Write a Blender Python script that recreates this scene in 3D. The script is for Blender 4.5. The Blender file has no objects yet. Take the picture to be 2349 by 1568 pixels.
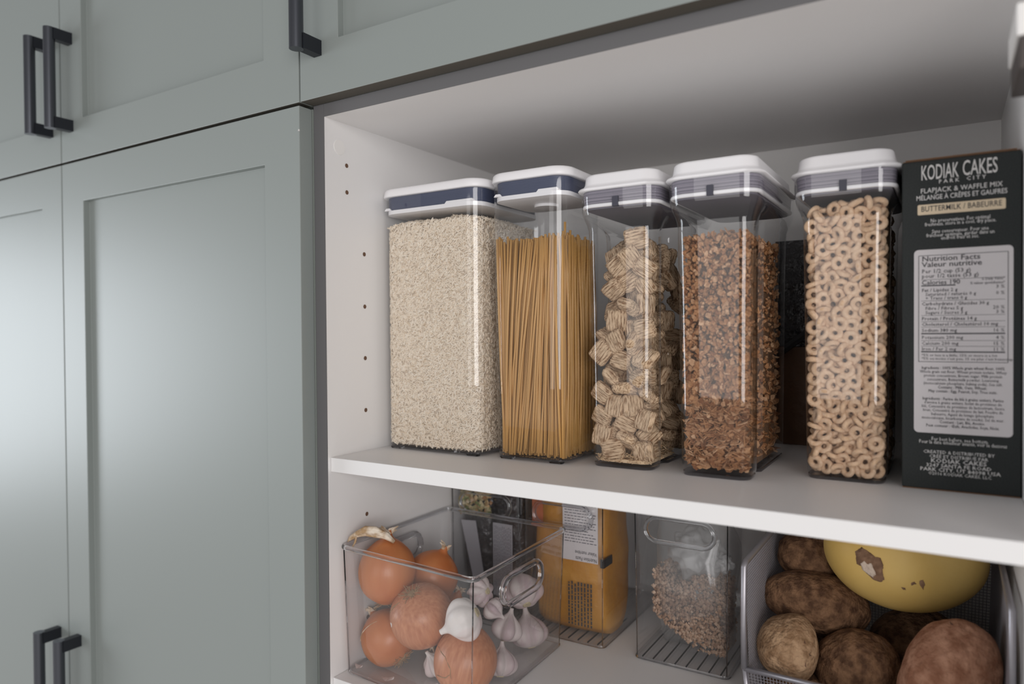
import bpy, bmesh, math, random
import numpy as np
from mathutils import Vector, Matrix, Euler, noise

random.seed(7)
RNG = np.random.default_rng(7)
SC = bpy.context.scene
COL = SC.collection
PI = math.pi

# ---------------------------------------------------------------- camera
YAW, PITCH, ROLL = 0.55315, -0.01405, -0.00714
CAM = Vector((0.67008, -0.63690, 0.15849))
fw = Vector((-math.sin(YAW) * math.cos(PITCH), math.cos(YAW) * math.cos(PITCH), math.sin(PITCH)))
rt = Vector((math.cos(YAW), math.sin(YAW), 0))
up = rt.cross(fw)
r2 = rt * math.cos(ROLL) + up * math.sin(ROLL)
u2 = -rt * math.sin(ROLL) + up * math.cos(ROLL)
cd = bpy.data.cameras.new('camera')
cam = bpy.data.objects.new('camera', cd)
COL.objects.link(cam)
cam.matrix_world = Matrix(((r2.x, u2.x, -fw.x, CAM.x), (r2.y, u2.y, -fw.y, CAM.y), (r2.z, u2.z, -fw.z, CAM.z), (0, 0, 0, 1)))
cd.sensor_width = 36
cd.lens = 1617.18 / 2349 * 36
cd.clip_start = 0.02
cd.dof.use_dof = True
cd.dof.focus_distance = 0.87
cd.dof.aperture_fstop = 2.8
SC.camera = cam

# ---------------------------------------------------------------- world, light, exposure
SC.view_settings.view_transform = 'Standard'
SC.view_settings.look = 'None'
SC.view_settings.gamma = 1
SC.view_settings.use_curve_mapping = False
SC.view_settings.exposure = -0.10
wd = bpy.data.worlds.new('daylight')
SC.world = wd
wd.use_nodes = True
# bright room all round: pale floor below, dimmer upper half
_nt = wd.node_tree
_tc = _nt.nodes.new('ShaderNodeTexCoord')
_sx = _nt.nodes.new('ShaderNodeSeparateXYZ')
_cr = _nt.nodes.new('ShaderNodeValToRGB')
_mr = _nt.nodes.new('ShaderNodeMapRange')
_mr.inputs['From Min'].default_value = -1
_nt.links.new(_tc.outputs['Generated'], _sx.inputs[0])
_nt.links.new(_sx.outputs['Z'], _mr.inputs['Value'])
_nt.links.new(_mr.outputs[0], _cr.inputs[0])
_cr.color_ramp.elements[0].position = 0.30
_cr.color_ramp.elements[0].color = (1.0, 0.975, 0.955, 1)
_cr.color_ramp.elements[1].position = 0.62
_cr.color_ramp.elements[1].color = (0.46, 0.455, 0.46, 1)
_nt.links.new(_cr.outputs[0], _nt.nodes['Background'].inputs[0])
_nt.nodes['Background'].inputs[1].default_value = 0.66


def area(name, loc, target, sx, sy, power, col):
    l = bpy.data.lights.new(name, 'AREA')
    l.shape = 'RECTANGLE'
    l.size, l.size_y = sx, sy
    l.energy = power
    l.color = col
    o = bpy.data.objects.new(name, l)
    COL.objects.link(o)
    o.location = loc
    o.rotation_euler = (Vector(target) - Vector(loc)).to_track_quat('-Z', 'Y').to_euler()
    return o


# daylight entering by the back and left windows, then an added fill
area('window_light_back', (-0.10, -2.95, 0.28), (-0.10, 0, 0.28), 1.3, 1.25, 9, (1.0, 0.98, 0.97))
area('window_light_left', (-3.12, -1.35, 0.05), (0, -1.35, 0.05), 1.3, 1.15, 46, (0.88, 0.94, 1.0))
area('fill_light_right', (2.1, -2.2, 0.30), (0.0, 0.1, 0.0), 1.5, 1.3, 42, (1.0, 0.975, 0.965))  # added fill lamp, not a window: brightens the left inner wall

# ---------------------------------------------------------------- materials


def mat(name, col, rough=0.5, spec=0.5, metal=0.0, bump=None, var=None, coat=0.0, sss=0.0, island=None):
    """bump=(kind, scale, strength, distance); var=(scale, colour2, lo, hi)"""
    m = bpy.data.materials.new(name)
    m.use_nodes = True
    nt = m.node_tree
    b = nt.nodes['Principled BSDF']
    b.inputs['Base Color'].default_value = (*col, 1)
    b.inputs['Roughness'].default_value = rough
    b.inputs['Specular IOR Level'].default_value = spec
    b.inputs['Metallic'].default_value = metal
    b.inputs['Coat Weight'].default_value = coat
    if sss:
        b.inputs['Subsurface Weight'].default_value = sss
        b.inputs['Subsurface Radius'].default_value = (0.01, 0.006, 0.004)
        b.inputs['Subsurface Scale'].default_value = 0.6
    tc = nt.nodes.new('ShaderNodeTexCoord')
    src = None
    if var:
        sc, c2, lo, hi = var[:4]
        n = nt.nodes.new('ShaderNodeTexNoise')
        n.inputs['Detail'].default_value = 6
        n.inputs['Scale'].default_value = 1.0
        mp = nt.nodes.new('ShaderNodeMapping')
        nt.links.new(tc.outputs['Object'], mp.inputs[0])
        s3 = sc if isinstance(sc, tuple) else (sc, sc, sc)
        mp.inputs['Scale'].default_value = s3
        nt.links.new(mp.outputs[0], n.inputs['Vector'])
        cr = nt.nodes.new('ShaderNodeValToRGB')
        cr.color_ramp.elements[0].position = lo
        cr.color_ramp.elements[1].position = hi
        cr.color_ramp.elements[0].color = (*col, 1)
        cr.color_ramp.elements[1].color = (*c2, 1)
        nt.links.new(n.outputs['Fac'], cr.inputs[0])
        src = cr.outputs[0]
    if island:
        g = nt.nodes.new('ShaderNodeNewGeometry')
        mx = nt.nodes.new('ShaderNodeValToRGB')
        els = mx.color_ramp.elements
        els[0].color = (*island[0], 1)
        els[1].color = (*island[-1], 1)
        for i, c in enumerate(island[1:-1]):
            e = els.new((i + 1) / (len(island) - 1))
            e.color = (*c, 1)
        nt.links.new(g.outputs['Random Per Island'], mx.inputs[0])
        if src:
            mm = nt.nodes.new('ShaderNodeMix')
            mm.data_type = 'RGBA'
            mm.blend_type = 'MULTIPLY'
            mm.inputs[0].default_value = 0.6
            nt.links.new(mx.outputs[0], mm.inputs[6])
            nt.links.new(src, mm.inputs[7])
            src = mm.outputs[2]
        else:
            src = mx.outputs[0]
    if src:
        nt.links.new(src, b.inputs['Base Color'])
    if bump:
        kind, sc, st, dist = bump
        if kind == 'voronoi':
            t = nt.nodes.new('ShaderNodeTexVoronoi')
            out = t.outputs['Distance']
        else:
            t = nt.nodes.new('ShaderNodeTexNoise')
            t.inputs['Detail'].default_value = 4
            out = t.outputs['Fac']
        mp = nt.nodes.new('ShaderNodeMapping')
        mp.inputs['Scale'].default_value = sc if isinstance(sc, tuple) else (sc, sc, sc)
        t.inputs['Scale'].default_value = 1.0
        nt.links.new(tc.outputs['Object'], mp.inputs[0])
        nt.links.new(mp.outputs[0], t.inputs['Vector'])
        bp = nt.nodes.new('ShaderNodeBump')
        bp.inputs['Strength'].default_value = st
        bp.inputs['Distance'].default_value = dist
        nt.links.new(out, bp.inputs['Height'])
        nt.links.new(bp.outputs[0], b.inputs['Normal'])
    return m


def thin_plastic(name, tint=(0.97, 0.975, 0.98), gloss=1.0, haze=0.0, rough=0.02, ior=1.52):
    """clear thin wall: see-through straight on, mirror-like at grazing angles"""
    m = bpy.data.materials.new(name)
    m.use_nodes = True
    nt = m.node_tree
    nt.nodes.remove(nt.nodes['Principled BSDF'])
    out = nt.nodes['Material Output']
    tr = nt.nodes.new('ShaderNodeBsdfTransparent')
    tr.inputs[0].default_value = (*tint, 1)
    gl = nt.nodes.new('ShaderNodeBsdfGlossy')
    gl.inputs['Roughness'].default_value = rough
    gl.inputs[0].default_value = (gloss, gloss, gloss, 1)
    fr = nt.nodes.new('ShaderNodeFresnel')
    fr.inputs[0].default_value = ior
    # fresnel node inverts its index on back faces; feed the facing angle through a symmetric curve instead
    lw = nt.nodes.new('ShaderNodeLayerWeight')
    lw.inputs['Blend'].default_value = 0.5
    pw = nt.nodes.new('ShaderNodeMath')
    pw.operation = 'POWER'
    pw.inputs[1].default_value = 4.2
    nt.links.new(lw.outputs['Facing'], pw.inputs[0])
    ma = nt.nodes.new('ShaderNodeMath')
    ma.operation = 'MULTIPLY_ADD'
    ma.inputs[1].default_value = 0.90
    ma.inputs[2].default_value = 0.05
    nt.links.new(pw.outputs[0], ma.inputs[0])
    nt.nodes.remove(fr)
    mix = nt.nodes.new('ShaderNodeMixShader')
    nt.links.new(ma.outputs[0], mix.inputs[0])
    nt.links.new(tr.outputs[0], mix.inputs[1])
    nt.links.new(gl.outputs[0], mix.inputs[2])
    last = mix.outputs[0]
    if haze:
        df = nt.nodes.new('ShaderNodeBsdfDiffuse')
        df.inputs[0].default_value = (0.75, 0.75, 0.75, 1)
        mh = nt.nodes.new('ShaderNodeMixShader')
        mh.inputs[0].default_value = haze
        nt.links.new(last, mh.inputs[1])
        nt.links.new(df.outputs[0], mh.inputs[2])
        last = mh.outputs[0]
    nt.links.new(last, out.inputs[0])
    return m


def solid_plastic(name, col=(0.92, 0.93, 0.95)):
    m = bpy.data.materials.new(name)
    m.use_nodes = True
    b = m.node_tree.nodes['Principled BSDF']
    b.inputs['Base Color'].default_value = (*col, 1)
    b.inputs['Roughness'].default_value = 0.03
    b.inputs['Transmission Weight'].default_value = 1.0
    b.inputs['IOR'].default_value = 1.5
    return m


M = {}
M['sage'] = mat('sage_paint', (0.262, 0.288, 0.276), 0.42, 0.5, bump=('noise', 900, 0.04, 0.0004))
M['sage_edge'] = mat('sage_paint_edge', (0.30, 0.33, 0.305), 0.45)
M['shaded_edge'] = mat('brown_underside_shade', (0.085, 0.075, 0.06), 0.6)  # brownish door underside, darkened so its shade is painted in
M['grey_edge'] = mat('grey_edge_band', (0.125, 0.122, 0.125), 0.5)
M['white'] = mat('white_melamine', (0.80, 0.785, 0.778), 0.42, 0.45, bump=('noise', 700, 0.04, 0.0003))
M['hole'] = mat('peg_hole_brown', (0.14, 0.075, 0.045), 0.8)
M['cap'] = mat('cover_cap_white', (0.82, 0.80, 0.78), 0.35)
M['black_metal'] = mat('black_handle_metal', (0.10, 0.105, 0.12), 0.34, 0.6, metal=0.9)
M['black_foot'] = mat('black_handle_foot', (0.012, 0.014, 0.019), 0.5, 0.4)
M['lid'] = mat('white_lid_plastic', (0.86, 0.845, 0.86), 0.38, 0.5)
M['seal_blue'] = mat('navy_silicone_seal', (0.060, 0.072, 0.125), 0.45, bump=('noise', (2, 2, 700), 0.6, 0.001))
M['seal_grey'] = mat('grey_ribbed_seal', (0.15, 0.14, 0.175), 0.5, bump=('noise', (2, 2, 900), 1.0, 0.0012), var=((2, 2, 600), (0.32, 0.29, 0.34), 0.4, 0.65))
M['notch'] = mat('dark_seal_notch', (0.05, 0.05, 0.07), 0.5)
M['clear'] = thin_plastic('clear_container_plastic')
M['clear_base'] = thin_plastic('clear_base_plastic', tint=(0.80, 0.80, 0.82))
M['clear_bin'] = thin_plastic('clear_bin_plastic', tint=(0.955, 0.955, 0.96), haze=0.025)
M['rim'] = solid_plastic('clear_rim_plastic')
M['corner'] = solid_plastic('corner_plastic', (0.55, 0.55, 0.57))
M['rice_core'] = mat('packed_rice', (0.60, 0.49, 0.38), 0.7, bump=('voronoi', (700, 700, 260), 0.6, 0.002), var=(140, (0.72, 0.61, 0.49), 0.35, 0.65))
M['rice'] = mat('rice_grain', (0.72, 0.60, 0.48), 0.45, island=[(0.86, 0.75, 0.62), (0.80, 0.68, 0.54), (0.89, 0.80, 0.68), (0.72, 0.58, 0.43)])
M['pasta'] = mat('dry_spaghetti', (0.53, 0.285, 0.085), 0.42, 0.5, var=((220, 220, 6), (0.60, 0.35, 0.13), 0.35, 0.7))
M['pasta2'] = mat('dry_spaghetti_inner', (0.50, 0.28, 0.09), 0.45, island=[(0.52, 0.29, 0.09), (0.62, 0.36, 0.13), (0.46, 0.25, 0.08)])
M['wheat'] = mat('shredded_wheat', (0.24, 0.125, 0.06), 0.85, 0.2, bump=('noise', (60, 520, 300), 1.0, 0.004), var=((90, 700, 420), (0.74, 0.54, 0.36), 0.34, 0.54))
M['crumb'] = mat('wheat_crumbs', (0.55, 0.38, 0.2), 0.9, island=[(0.62, 0.43, 0.25), (0.75, 0.56, 0.36), (0.42, 0.26, 0.14)])
M['flake'] = mat('toasted_flakes', (0.5, 0.28, 0.13), 0.75, 0.3, bump=('noise', 900, 0.6, 0.001), var=(420, (1.0, 0.9, 0.8), 0.3, 0.7),
                 island=[(0.38, 0.19, 0.085), (0.54, 0.315, 0.165), (0.24, 0.105, 0.045), (0.46, 0.25, 0.12), (0.66, 0.45, 0.29), (0.33, 0.16, 0.065)])
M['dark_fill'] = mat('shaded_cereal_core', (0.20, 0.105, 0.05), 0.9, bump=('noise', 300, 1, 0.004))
M['ring'] = mat('toasted_oat_ring', (0.62, 0.405, 0.25), 0.75, 0.25, bump=('noise', 700, 0.7, 0.0009), var=(260, (0.76, 0.55, 0.38), 0.35, 0.7))
M['box'] = mat('black_cardboard', (0.018, 0.021, 0.021), 0.6, 0.25, var=(900, (0.026, 0.029, 0.028), 0.4, 0.6), bump=('noise', 900, 0.2, 0.0004))
M['card_edge'] = mat('brown_cardboard_edge', (0.16, 0.085, 0.045), 0.8)
M['print_white'] = mat('white_print', (0.62, 0.60, 0.585), 0.6)
M['print_tan'] = mat('tan_print', (0.66, 0.53, 0.37), 0.6)
M['print_black'] = mat('black_print', (0.03, 0.03, 0.035), 0.6)
M['label'] = mat('pale_label', (0.60, 0.565, 0.57), 0.55)
M['onion'] = mat('onion_skin', (0.47, 0.135, 0.038), 0.38, 0.5, var=((34, 34, 6), (0.58, 0.22, 0.08), 0.3, 0.72), bump=('noise', (170, 170, 14), 0.35, 0.001), coat=0.05)
M['onion2'] = mat('onion_skin_pale', (0.42, 0.15, 0.07), 0.42, 0.5, var=((240, 240, 9), (0.56, 0.245, 0.125), 0.3, 0.7), bump=('noise', (260, 260, 16), 0.4, 0.001), coat=0.05)
M['onion_dry'] = mat('dry_onion_stalk', (0.42, 0.27, 0.14), 0.8, var=(70, (0.80, 0.70, 0.58), 0.4, 0.62), bump=('noise', (300, 300, 60), 0.8, 0.001))
M['root'] = mat('dry_roots', (0.30, 0.19, 0.10), 0.9)
M['garlic'] = mat('garlic_skin', (0.74, 0.69, 0.66), 0.5, 0.4, var=((26, 26, 3), (0.62, 0.47, 0.47), 0.5, 0.75), bump=('noise', (170, 170, 12), 0.35, 0.001), sss=0.05)
M['garlic2'] = mat('garlic_skin_purple', (0.60, 0.53, 0.51), 0.55, 0.4, var=((60, 60, 4), (0.48, 0.35, 0.38), 0.4, 0.7), bump=('noise', (200, 200, 12), 0.4, 0.001))
M['garlic_dry'] = mat('garlic_root_plate', (0.50, 0.42, 0.27), 0.85, bump=('noise', 300, 1, 0.002))
M['paper_skin'] = mat('loose_garlic_skin', (0.70, 0.62, 0.60), 0.7)
M['potato'] = mat('russet_potato', (0.085, 0.042, 0.023), 0.8, 0.2, var=(95, (0.23, 0.125, 0.068), 0.36, 0.62), bump=('noise', 190, 1.0, 0.004))
M['potato2'] = mat('dusty_potato', (0.22, 0.125, 0.065), 0.85, 0.2, var=(80, (0.42, 0.27, 0.16), 0.38, 0.62), bump=('noise', 200, 1.0, 0.005))
M['potato3'] = mat('reddish_potato', (0.24, 0.105, 0.06), 0.8, 0.2, var=(75, (0.42, 0.22, 0.14), 0.36, 0.64), bump=('noise', 170, 1.0, 0.004))
M['pdark'] = mat('potato_eye', (0.10, 0.05, 0.03), 0.9)
M['squash'] = mat('yellow_squash_skin', (0.60, 0.385, 0.10), 0.45, 0.35, var=(9, (0.70, 0.49, 0.17), 0.35, 0.7), bump=('noise', 260, 0.25, 0.0008))
M['scar'] = mat('squash_scar_brown', (0.27, 0.155, 0.09), 0.85, bump=('noise', 180, 1, 0.003), var=(120, (0.17, 0.09, 0.05), 0.4, 0.6))
M['scar2'] = mat('squash_scar_pale', (0.62, 0.50, 0.40), 0.85, bump=('noise', 200, 1, 0.002))
M['wire'] = mat('grey_steel_wire', (0.36, 0.345, 0.37), 0.38, 0.5, metal=0.75)
M['yellow_bag'] = mat('amber_film_bag', (0.44, 0.185, 0.018), 0.42, 0.5, var=(24, (0.54, 0.265, 0.045), 0.35, 0.7), bump=('noise', 40, 0.5, 0.006))
M['red_print'] = mat('red_print', (0.38, 0.10, 0.035), 0.5)
M['dark_bag'] = mat('dark_film_bag', (0.022, 0.02, 0.022), 0.16, 0.6, bump=('noise', 60, 1.0, 0.01))
M['grey_label'] = mat('grey_label_paper', (0.42, 0.41, 0.44), 0.6)
M['nuts'] = mat('mixed_nuts', (0.4, 0.25, 0.1), 0.6, island=[(0.62, 0.36, 0.14), (0.55, 0.50, 0.30), (0.34, 0.15, 0.05), (0.16, 0.24, 0.08), (0.70, 0.50, 0.28)])
M['film'] = thin_plastic('clear_bag_film', tint=(0.92, 0.92, 0.92), haze=0.09, rough=0.14)
M['film_knot'] = thin_plastic('clouded_bag_film', tint=(0.8, 0.8, 0.8), haze=0.42, rough=0.22)
M['granola'] = mat('granola_crumble', (0.4, 0.26, 0.17), 0.85, island=[(0.44, 0.28, 0.19), (0.62, 0.45, 0.33), (0.32, 0.19, 0.12), (0.56, 0.37, 0.25)])
M['brown_pack'] = mat('dark_brown_pack', (0.12, 0.055, 0.025), 0.5, bump=('noise', 30, 0.4, 0.01))
M['black_strap'] = mat('black_strap', (0.015, 0.015, 0.016), 0.5)
M['steel'] = mat('hinge_steel', (0.10, 0.085, 0.08), 0.45, metal=0.6)
M['wall'] = mat('room_wall_paint', (0.55, 0.53, 0.50), 0.8)
M['ceil'] = mat('room_ceiling_paint', (0.68, 0.66, 0.64), 0.8)
M['floor'] = mat('room_floor_wood', (0.34, 0.25, 0.18), 0.5, var=((3, 30, 3), (0.27, 0.19, 0.13), 0.4, 0.6))
M['frame'] = mat('window_frame_paint', (0.7, 0.7, 0.7), 0.5)

# ---------------------------------------------------------------- mesh helpers


def mesh_from(name, verts, faces, m=None, smooth=False, mats=None, mi=None):
    me = bpy.data.meshes.new(name)
    me.from_pydata([tuple(v) for v in verts], [], faces)
    if mats:
        for x in mats:
            me.materials.append(x)
    elif m:
        me.materials.append(m)
    if mi is not None:
        me.polygons.foreach_set('material_index', mi)
    if smooth:
        me.polygons.foreach_set('use_smooth', [True] * len(me.polygons))
    me.update()
    return me


def link(name, data, parent=None, loc=None, rot=None):
    o = bpy.data.objects.new(name, data)
    COL.objects.link(o)
    if loc is not None:
        o.location = loc
    if rot is not None:
        o.rotation_euler = rot
    if parent is not None:
        o.parent = parent
    return o


def tag(o, label, cat, group=None, kind=None):
    if label:
        o['label'] = label
    if cat:
        o['category'] = cat
    if group:
        o['group'] = group
    if kind:
        o['kind'] = kind
    return o


def thing(name, label, cat, loc=(0, 0, 0), rz=0.0, group=None):
    o = bpy.data.objects.new(name, None)
    COL.objects.link(o)
    o.location = loc
    o.rotation_euler = (0, 0, rz)
    o.empty_display_size = 0.02
    return tag(o, label, cat, group)


class MB:
    """collects shapes for ONE mesh"""

    def __init__(s):
        s.v, s.f = [], []

    def add(s, vs, fs):
        n = len(s.v)
        s.v += [tuple(v) for v in vs]
        s.f += [tuple(i + n for i in f) for f in fs]
        return s

    def box(s, x0, x1, y0, y1, z0, z1):
        return s.add([(x0, y0, z0), (x1, y0, z0), (x1, y1, z0), (x0, y1, z0), (x0, y0, z1), (x1, y0, z1), (x1, y1, z1), (x0, y1, z1)],
                     [(0, 3, 2, 1), (4, 5, 6, 7), (0, 1, 5, 4), (1, 2, 6, 5), (2, 3, 7, 6), (3, 0, 4, 7)])

    def tube(s, pts, r, n=8, closed=False, caps=True):
        pts = [Vector(p) for p in pts]
        N = len(pts)
        vs, fs = [], []
        prev = None
        for i, p in enumerate(pts):
            if closed:
                t = pts[(i + 1) % N] - pts[i - 1]
            else:
                t = pts[min(i + 1, N - 1)] - pts[max(i - 1, 0)]
            t = t.normalized() if t.length > 1e-9 else Vector((0, 0, 1))
            if prev is None:
                a = Vector((0, 0, 1)) if abs(t.z) < 0.9 else Vector((1, 0, 0))
                u = t.cross(a).normalized()
            else:
                u = (prev - t * prev.dot(t)).normalized()
            prev = u
            w = t.cross(u)
            rr = r[i] if isinstance(r, (list, tuple)) else r
            for k in range(n):
                a = 2 * PI * k / n
                vs.append(p + u * math.cos(a) * rr + w * math.sin(a) * rr)
        for i in range(N if closed else N - 1):
            j = (i + 1) % N
            for k in range(n):
                l = (k + 1) % n
                fs.append((i * n + k, i * n + l, j * n + l, j * n + k))
        if not closed and caps:
            fs.append(tuple(range(n - 1, -1, -1)))
            fs.append(tuple((N - 1) * n + k for k in range(n)))
        return s.add(vs, fs)

    def loft(s, rings, cap0=True, cap1=True):
        n = len(rings[0])
        vs = [p for r in rings for p in r]
        fs = []
        for i in range(len(rings) - 1):
            for k in range(n):
                l = (k + 1) % n
                fs.append((i * n + k, i * n + l, (i + 1) * n + l, (i + 1) * n + k))
        if cap0:
            fs.append(tuple(range(n - 1, -1, -1)))
        if cap1:
            fs.append(tuple((len(rings) - 1) * n + k for k in range(n)))
        return s.add(vs, fs)

    def build(s, name, m, parent=None, smooth=False, loc=None, bevel=0, rot=None, sharp=None):
        me = mesh_from(name, s.v, s.f, m, smooth)
        if sharp is not None:
            me.polygons.foreach_set('use_smooth', [True] * len(me.polygons))
            me.set_sharp_from_angle(angle=sharp)
        o = link(name, me, parent, loc, rot)
        if bevel:
            b = o.modifiers.new('bevel', 'BEVEL')
            b.width = bevel
            b.segments = 2
            b.limit_method = 'ANGLE'
        return o


def rrect(x0, x1, y0, y1, z, r, n=6):
    """rounded rectangle, counter-clockwise seen from above"""
    r = min(r, (x1 - x0) / 2 - 1e-5, (y1 - y0) / 2 - 1e-5)
    out = []
    for cx, cy, a0 in ((x1 - r, y0 + r, -PI / 2), (x1 - r, y1 - r, 0), (x0 + r, y1 - r, PI / 2), (x0 + r, y0 + r, PI)):
        for k in range(n + 1):
            a = a0 + PI / 2 * k / n
            out.append((cx + r * math.cos(a), cy + r * math.sin(a), z))
    return out


def rquad(c, z, r, n=5):
    """rounded loop for four plan corners, counter-clockwise"""
    out = []
    for i in range(4):
        p, a, b = Vector(c[i]), Vector(c[i - 1]), Vector(c[(i + 1) % 4])
        u, v = (a - p).normalized(), (b - p).normalized()
        s0, s1 = p + u * r, p + v * r
        for k in range(n + 1):
            t = k / n
            q = s0 * (1 - t) ** 2 + p * 2 * t * (1 - t) + s1 * t * t
            out.append((q.x, q.y, z))
    return out


def text_mesh(items):
    """items: (string, x, z, size, align, bold, squash, rot) -> verts, faces in the XZ plane"""
    mb = MB()
    for it in items:
        s, x, z, size, al, bold = it[:6]
        sx = it[6] if len(it) > 6 else 1.0
        sp = it[7] if len(it) > 7 else 1.0
        cu = bpy.data.curves.new('t', 'FONT')
        cu.body = s
        cu.size = size
        cu.align_x = al
        cu.resolution_u = 3 if size > 0.006 else 1
        cu.offset = bold * 0.35 * size
        cu.space_character = sp
        ob = bpy.data.objects.new('t', cu)
        me = bpy.data.meshes.new_from_object(ob)
        vs = [(x + v.co.x * sx, v.co.z, z + v.co.y) for v in me.vertices]
        mb.add(vs, [tuple(p.vertices) for p in me.polygons])
        bpy.data.objects.remove(ob)
        bpy.data.curves.remove(cu)
        bpy.data.meshes.remove(me)
    return mb


def copy_tree(o, parent=None):
    c = o.copy()
    COL.objects.link(c)
    if parent is not None:
        c.parent = parent
    for ch in o.children:
        copy_tree(ch, c)
    return c


# ---------------------------------------------------------------- the room


def struct(o):
    o['kind'] = 'structure'
    return o


Z_FLOOR = -1.35
struct(MB().box(-3.3, 2.6, -0.2, 0.7, Z_FLOOR - 0.05, Z_FLOOR).build('floor', M['floor']))
struct(MB().box(-3.3, 2.6, 0.6, 0.7, Z_FLOOR, 1.25).build('wall_back', M['wall']))

# ---------------------------------------------------------------- cabinets
YD = -0.0215          # door faces
W, D, H = 0.730, 0.4903, 0.432
ZS = -0.2827          # lower shelf top


def shaker_door(x0, x1, z0, z1, st=0.066, rec=0.010):
    """door slab with a sunk centre panel, front at y = YD"""
    yb = -0.0005
    a, b, c, d = x0 + st, x1 - st, z0 + st, z1 - st
    yf, yr = YD, YD + rec
    v = [(x0, yf, z0), (x1, yf, z0), (x1, yf, z1), (x0, yf, z1),
         (a, yf, c), (b, yf, c), (b, yf, d), (a, yf, d),
         (a, yr, c), (b, yr, c), (b, yr, d), (a, yr, d),
         (x0, yb, z0), (x1, yb, z0), (x1, yb, z1), (x0, yb, z1)]
    f = [(0, 1, 5, 4), (1, 2, 6, 5), (2, 3, 7, 6), (3, 0, 4, 7),
         (4, 5, 9, 8), (5, 6, 10, 9), (6, 7, 11, 10), (7, 4, 8, 11), (8, 9, 10, 11),
         (0, 12, 13, 1), (1, 13, 14, 2), (2, 14, 15, 3), (3, 15, 12, 0), (12, 15, 14, 13)]
    return MB().add(v, f)


def handle(parent, x, z0, z1):
    """bar pull: a round-fronted bar on two square feet"""
    mb = MB()
    pts = [(x, -0.0525, z0), (x, -0.0525, z1)]
    mb.tube(pts, 0.0085, 24)
    bar = mb.build('handle', M['black_metal'], parent, sharp=0.7)
    for za in (z0, z1 - 0.019):
        MB().box(x - 0.0035, x + 0.0095, YD, -0.050, za + 0.0004, za + 0.0186).build('handle_foot', M['black_foot'], bar)
    return bar


def door(parent, x0, x1, z0, z1, hx=None, hz=None, label=None):
    d = shaker_door(x0, x1, z0, z1).build('door', M['sage'], parent, bevel=0.0007)
    d.data.materials.append(M['shaded_edge'])
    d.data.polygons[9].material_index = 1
    if hx is not None:
        handle(d, hx, *hz)
    return d


tall = thing('kitchen_cabinet', 'tall sage green cupboard with recessed-panel doors left of the open shelves', 'cabinet', (0, 0, 0))
MB().box(-1.176, -0.0205, 0.0005, 0.56, -1.2, 0.4447).build('cabinet_body', M['sage_edge'], tall)
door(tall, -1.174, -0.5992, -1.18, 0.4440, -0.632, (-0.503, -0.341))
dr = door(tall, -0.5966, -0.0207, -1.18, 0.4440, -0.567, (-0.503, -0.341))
ch = MB()
ch.tube([(-0.0211, YD - 0.0003, 0.4118), (-0.0209, YD - 0.0003, 0.4142)], [0.0014, 0.0009], 7)
ch.build('paint_chip', M['print_white'], dr)

upl = thing('kitchen_cabinet', 'sage green wall cupboard above the tall cupboard, its two black bar handles side by side', 'cabinet')
MB().box(-1.176, -0.0205, 0.0005, 0.56, 0.4485, 1.15).build('cabinet_body', M['sage_edge'], upl)
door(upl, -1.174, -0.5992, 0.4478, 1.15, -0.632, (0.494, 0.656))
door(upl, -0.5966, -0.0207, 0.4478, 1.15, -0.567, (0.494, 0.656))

upr = thing('kitchen_cabinet', 'sage green wall cupboard directly above the open white shelves', 'cabinet')
MB().box(-0.0180, 0.748, 0.0005, 0.56, 0.4485, 1.15).build('cabinet_body', M['sage_edge'], upr)
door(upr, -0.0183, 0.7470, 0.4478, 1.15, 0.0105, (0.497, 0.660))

pan = thing('pantry_cabinet', 'open white pantry cabinet holding the shelves, with grey front edges', 'cabinet')
MB().box(-0.0180, 0, 0.0008, D + 0.018, -1.2, 0.4478).build('side_panel', M['white'], pan)
MB().box(W, W + 0.018, 0.0008, D + 0.018, -1.2, 0.4478).build('side_panel', M['white'], pan)
MB().box(0, W, 0.0008, D, H, 0.4478).build('top_panel', M['white'], pan)
MB().box(0, W, D, D + 0.018, -1.2, 0.4478).build('back_panel', M['white'], pan)
MB().box(0, W, 0.0008, D, -1.2, -1.18).build('bottom_panel', M['white'], pan)
MB().box(-0.0180, 0, -0.0001, 0.0007, -1.2, 0.4478).build('edge_band', M['grey_edge'], pan)
MB().box(W, W + 0.018, -0.0001, 0.0007, -1.2, 0.4478).build('edge_band', M['grey_edge'], pan)
MB().box(0.0002, W - 0.0002, -0.0001, 0.0007, H, 0.4478).build('edge_band', M['grey_edge'], pan)
# holes for the shelf pegs, with a turned-in lip
for (hy, hz) in ((0.0388, 0.3778), (0.0388, 0.3430), (0.070, 0.2648), (0.070, 0.1943), (0.070, 0.1247), (0.070, 0.0544),
                 (0.070, -0.0160), (0.070, -0.0866), (0.070, -0.157), (0.070, -0.227)):
    mb = MB()
    n = 14
    o_ = [(0.0003, hy + 0.0029 * math.cos(2 * PI * k / n), hz + 0.0029 * math.sin(2 * PI * k / n)) for k in range(n)]
    i_ = [(0.0003, hy + 0.0024 * math.cos(2 * PI * k / n), hz + 0.0024 * math.sin(2 * PI * k / n)) for k in range(n)]
    c_ = [(0.00005, hy + 0.0022 * math.cos(2 * PI * k / n), hz + 0.0022 * math.sin(2 * PI * k / n)) for k in range(n)]
    mb.loft([o_, i_, c_], cap0=False, cap1=True)
    mb.build('peg_hole', M['hole'], pan)
mb = MB()
mb.tube([(0, 0.026, 0.399), (0.0006, 0.026, 0.399)], 0.0095, 28)
mb.build('cover_cap', M['cap'], pan)
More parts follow.
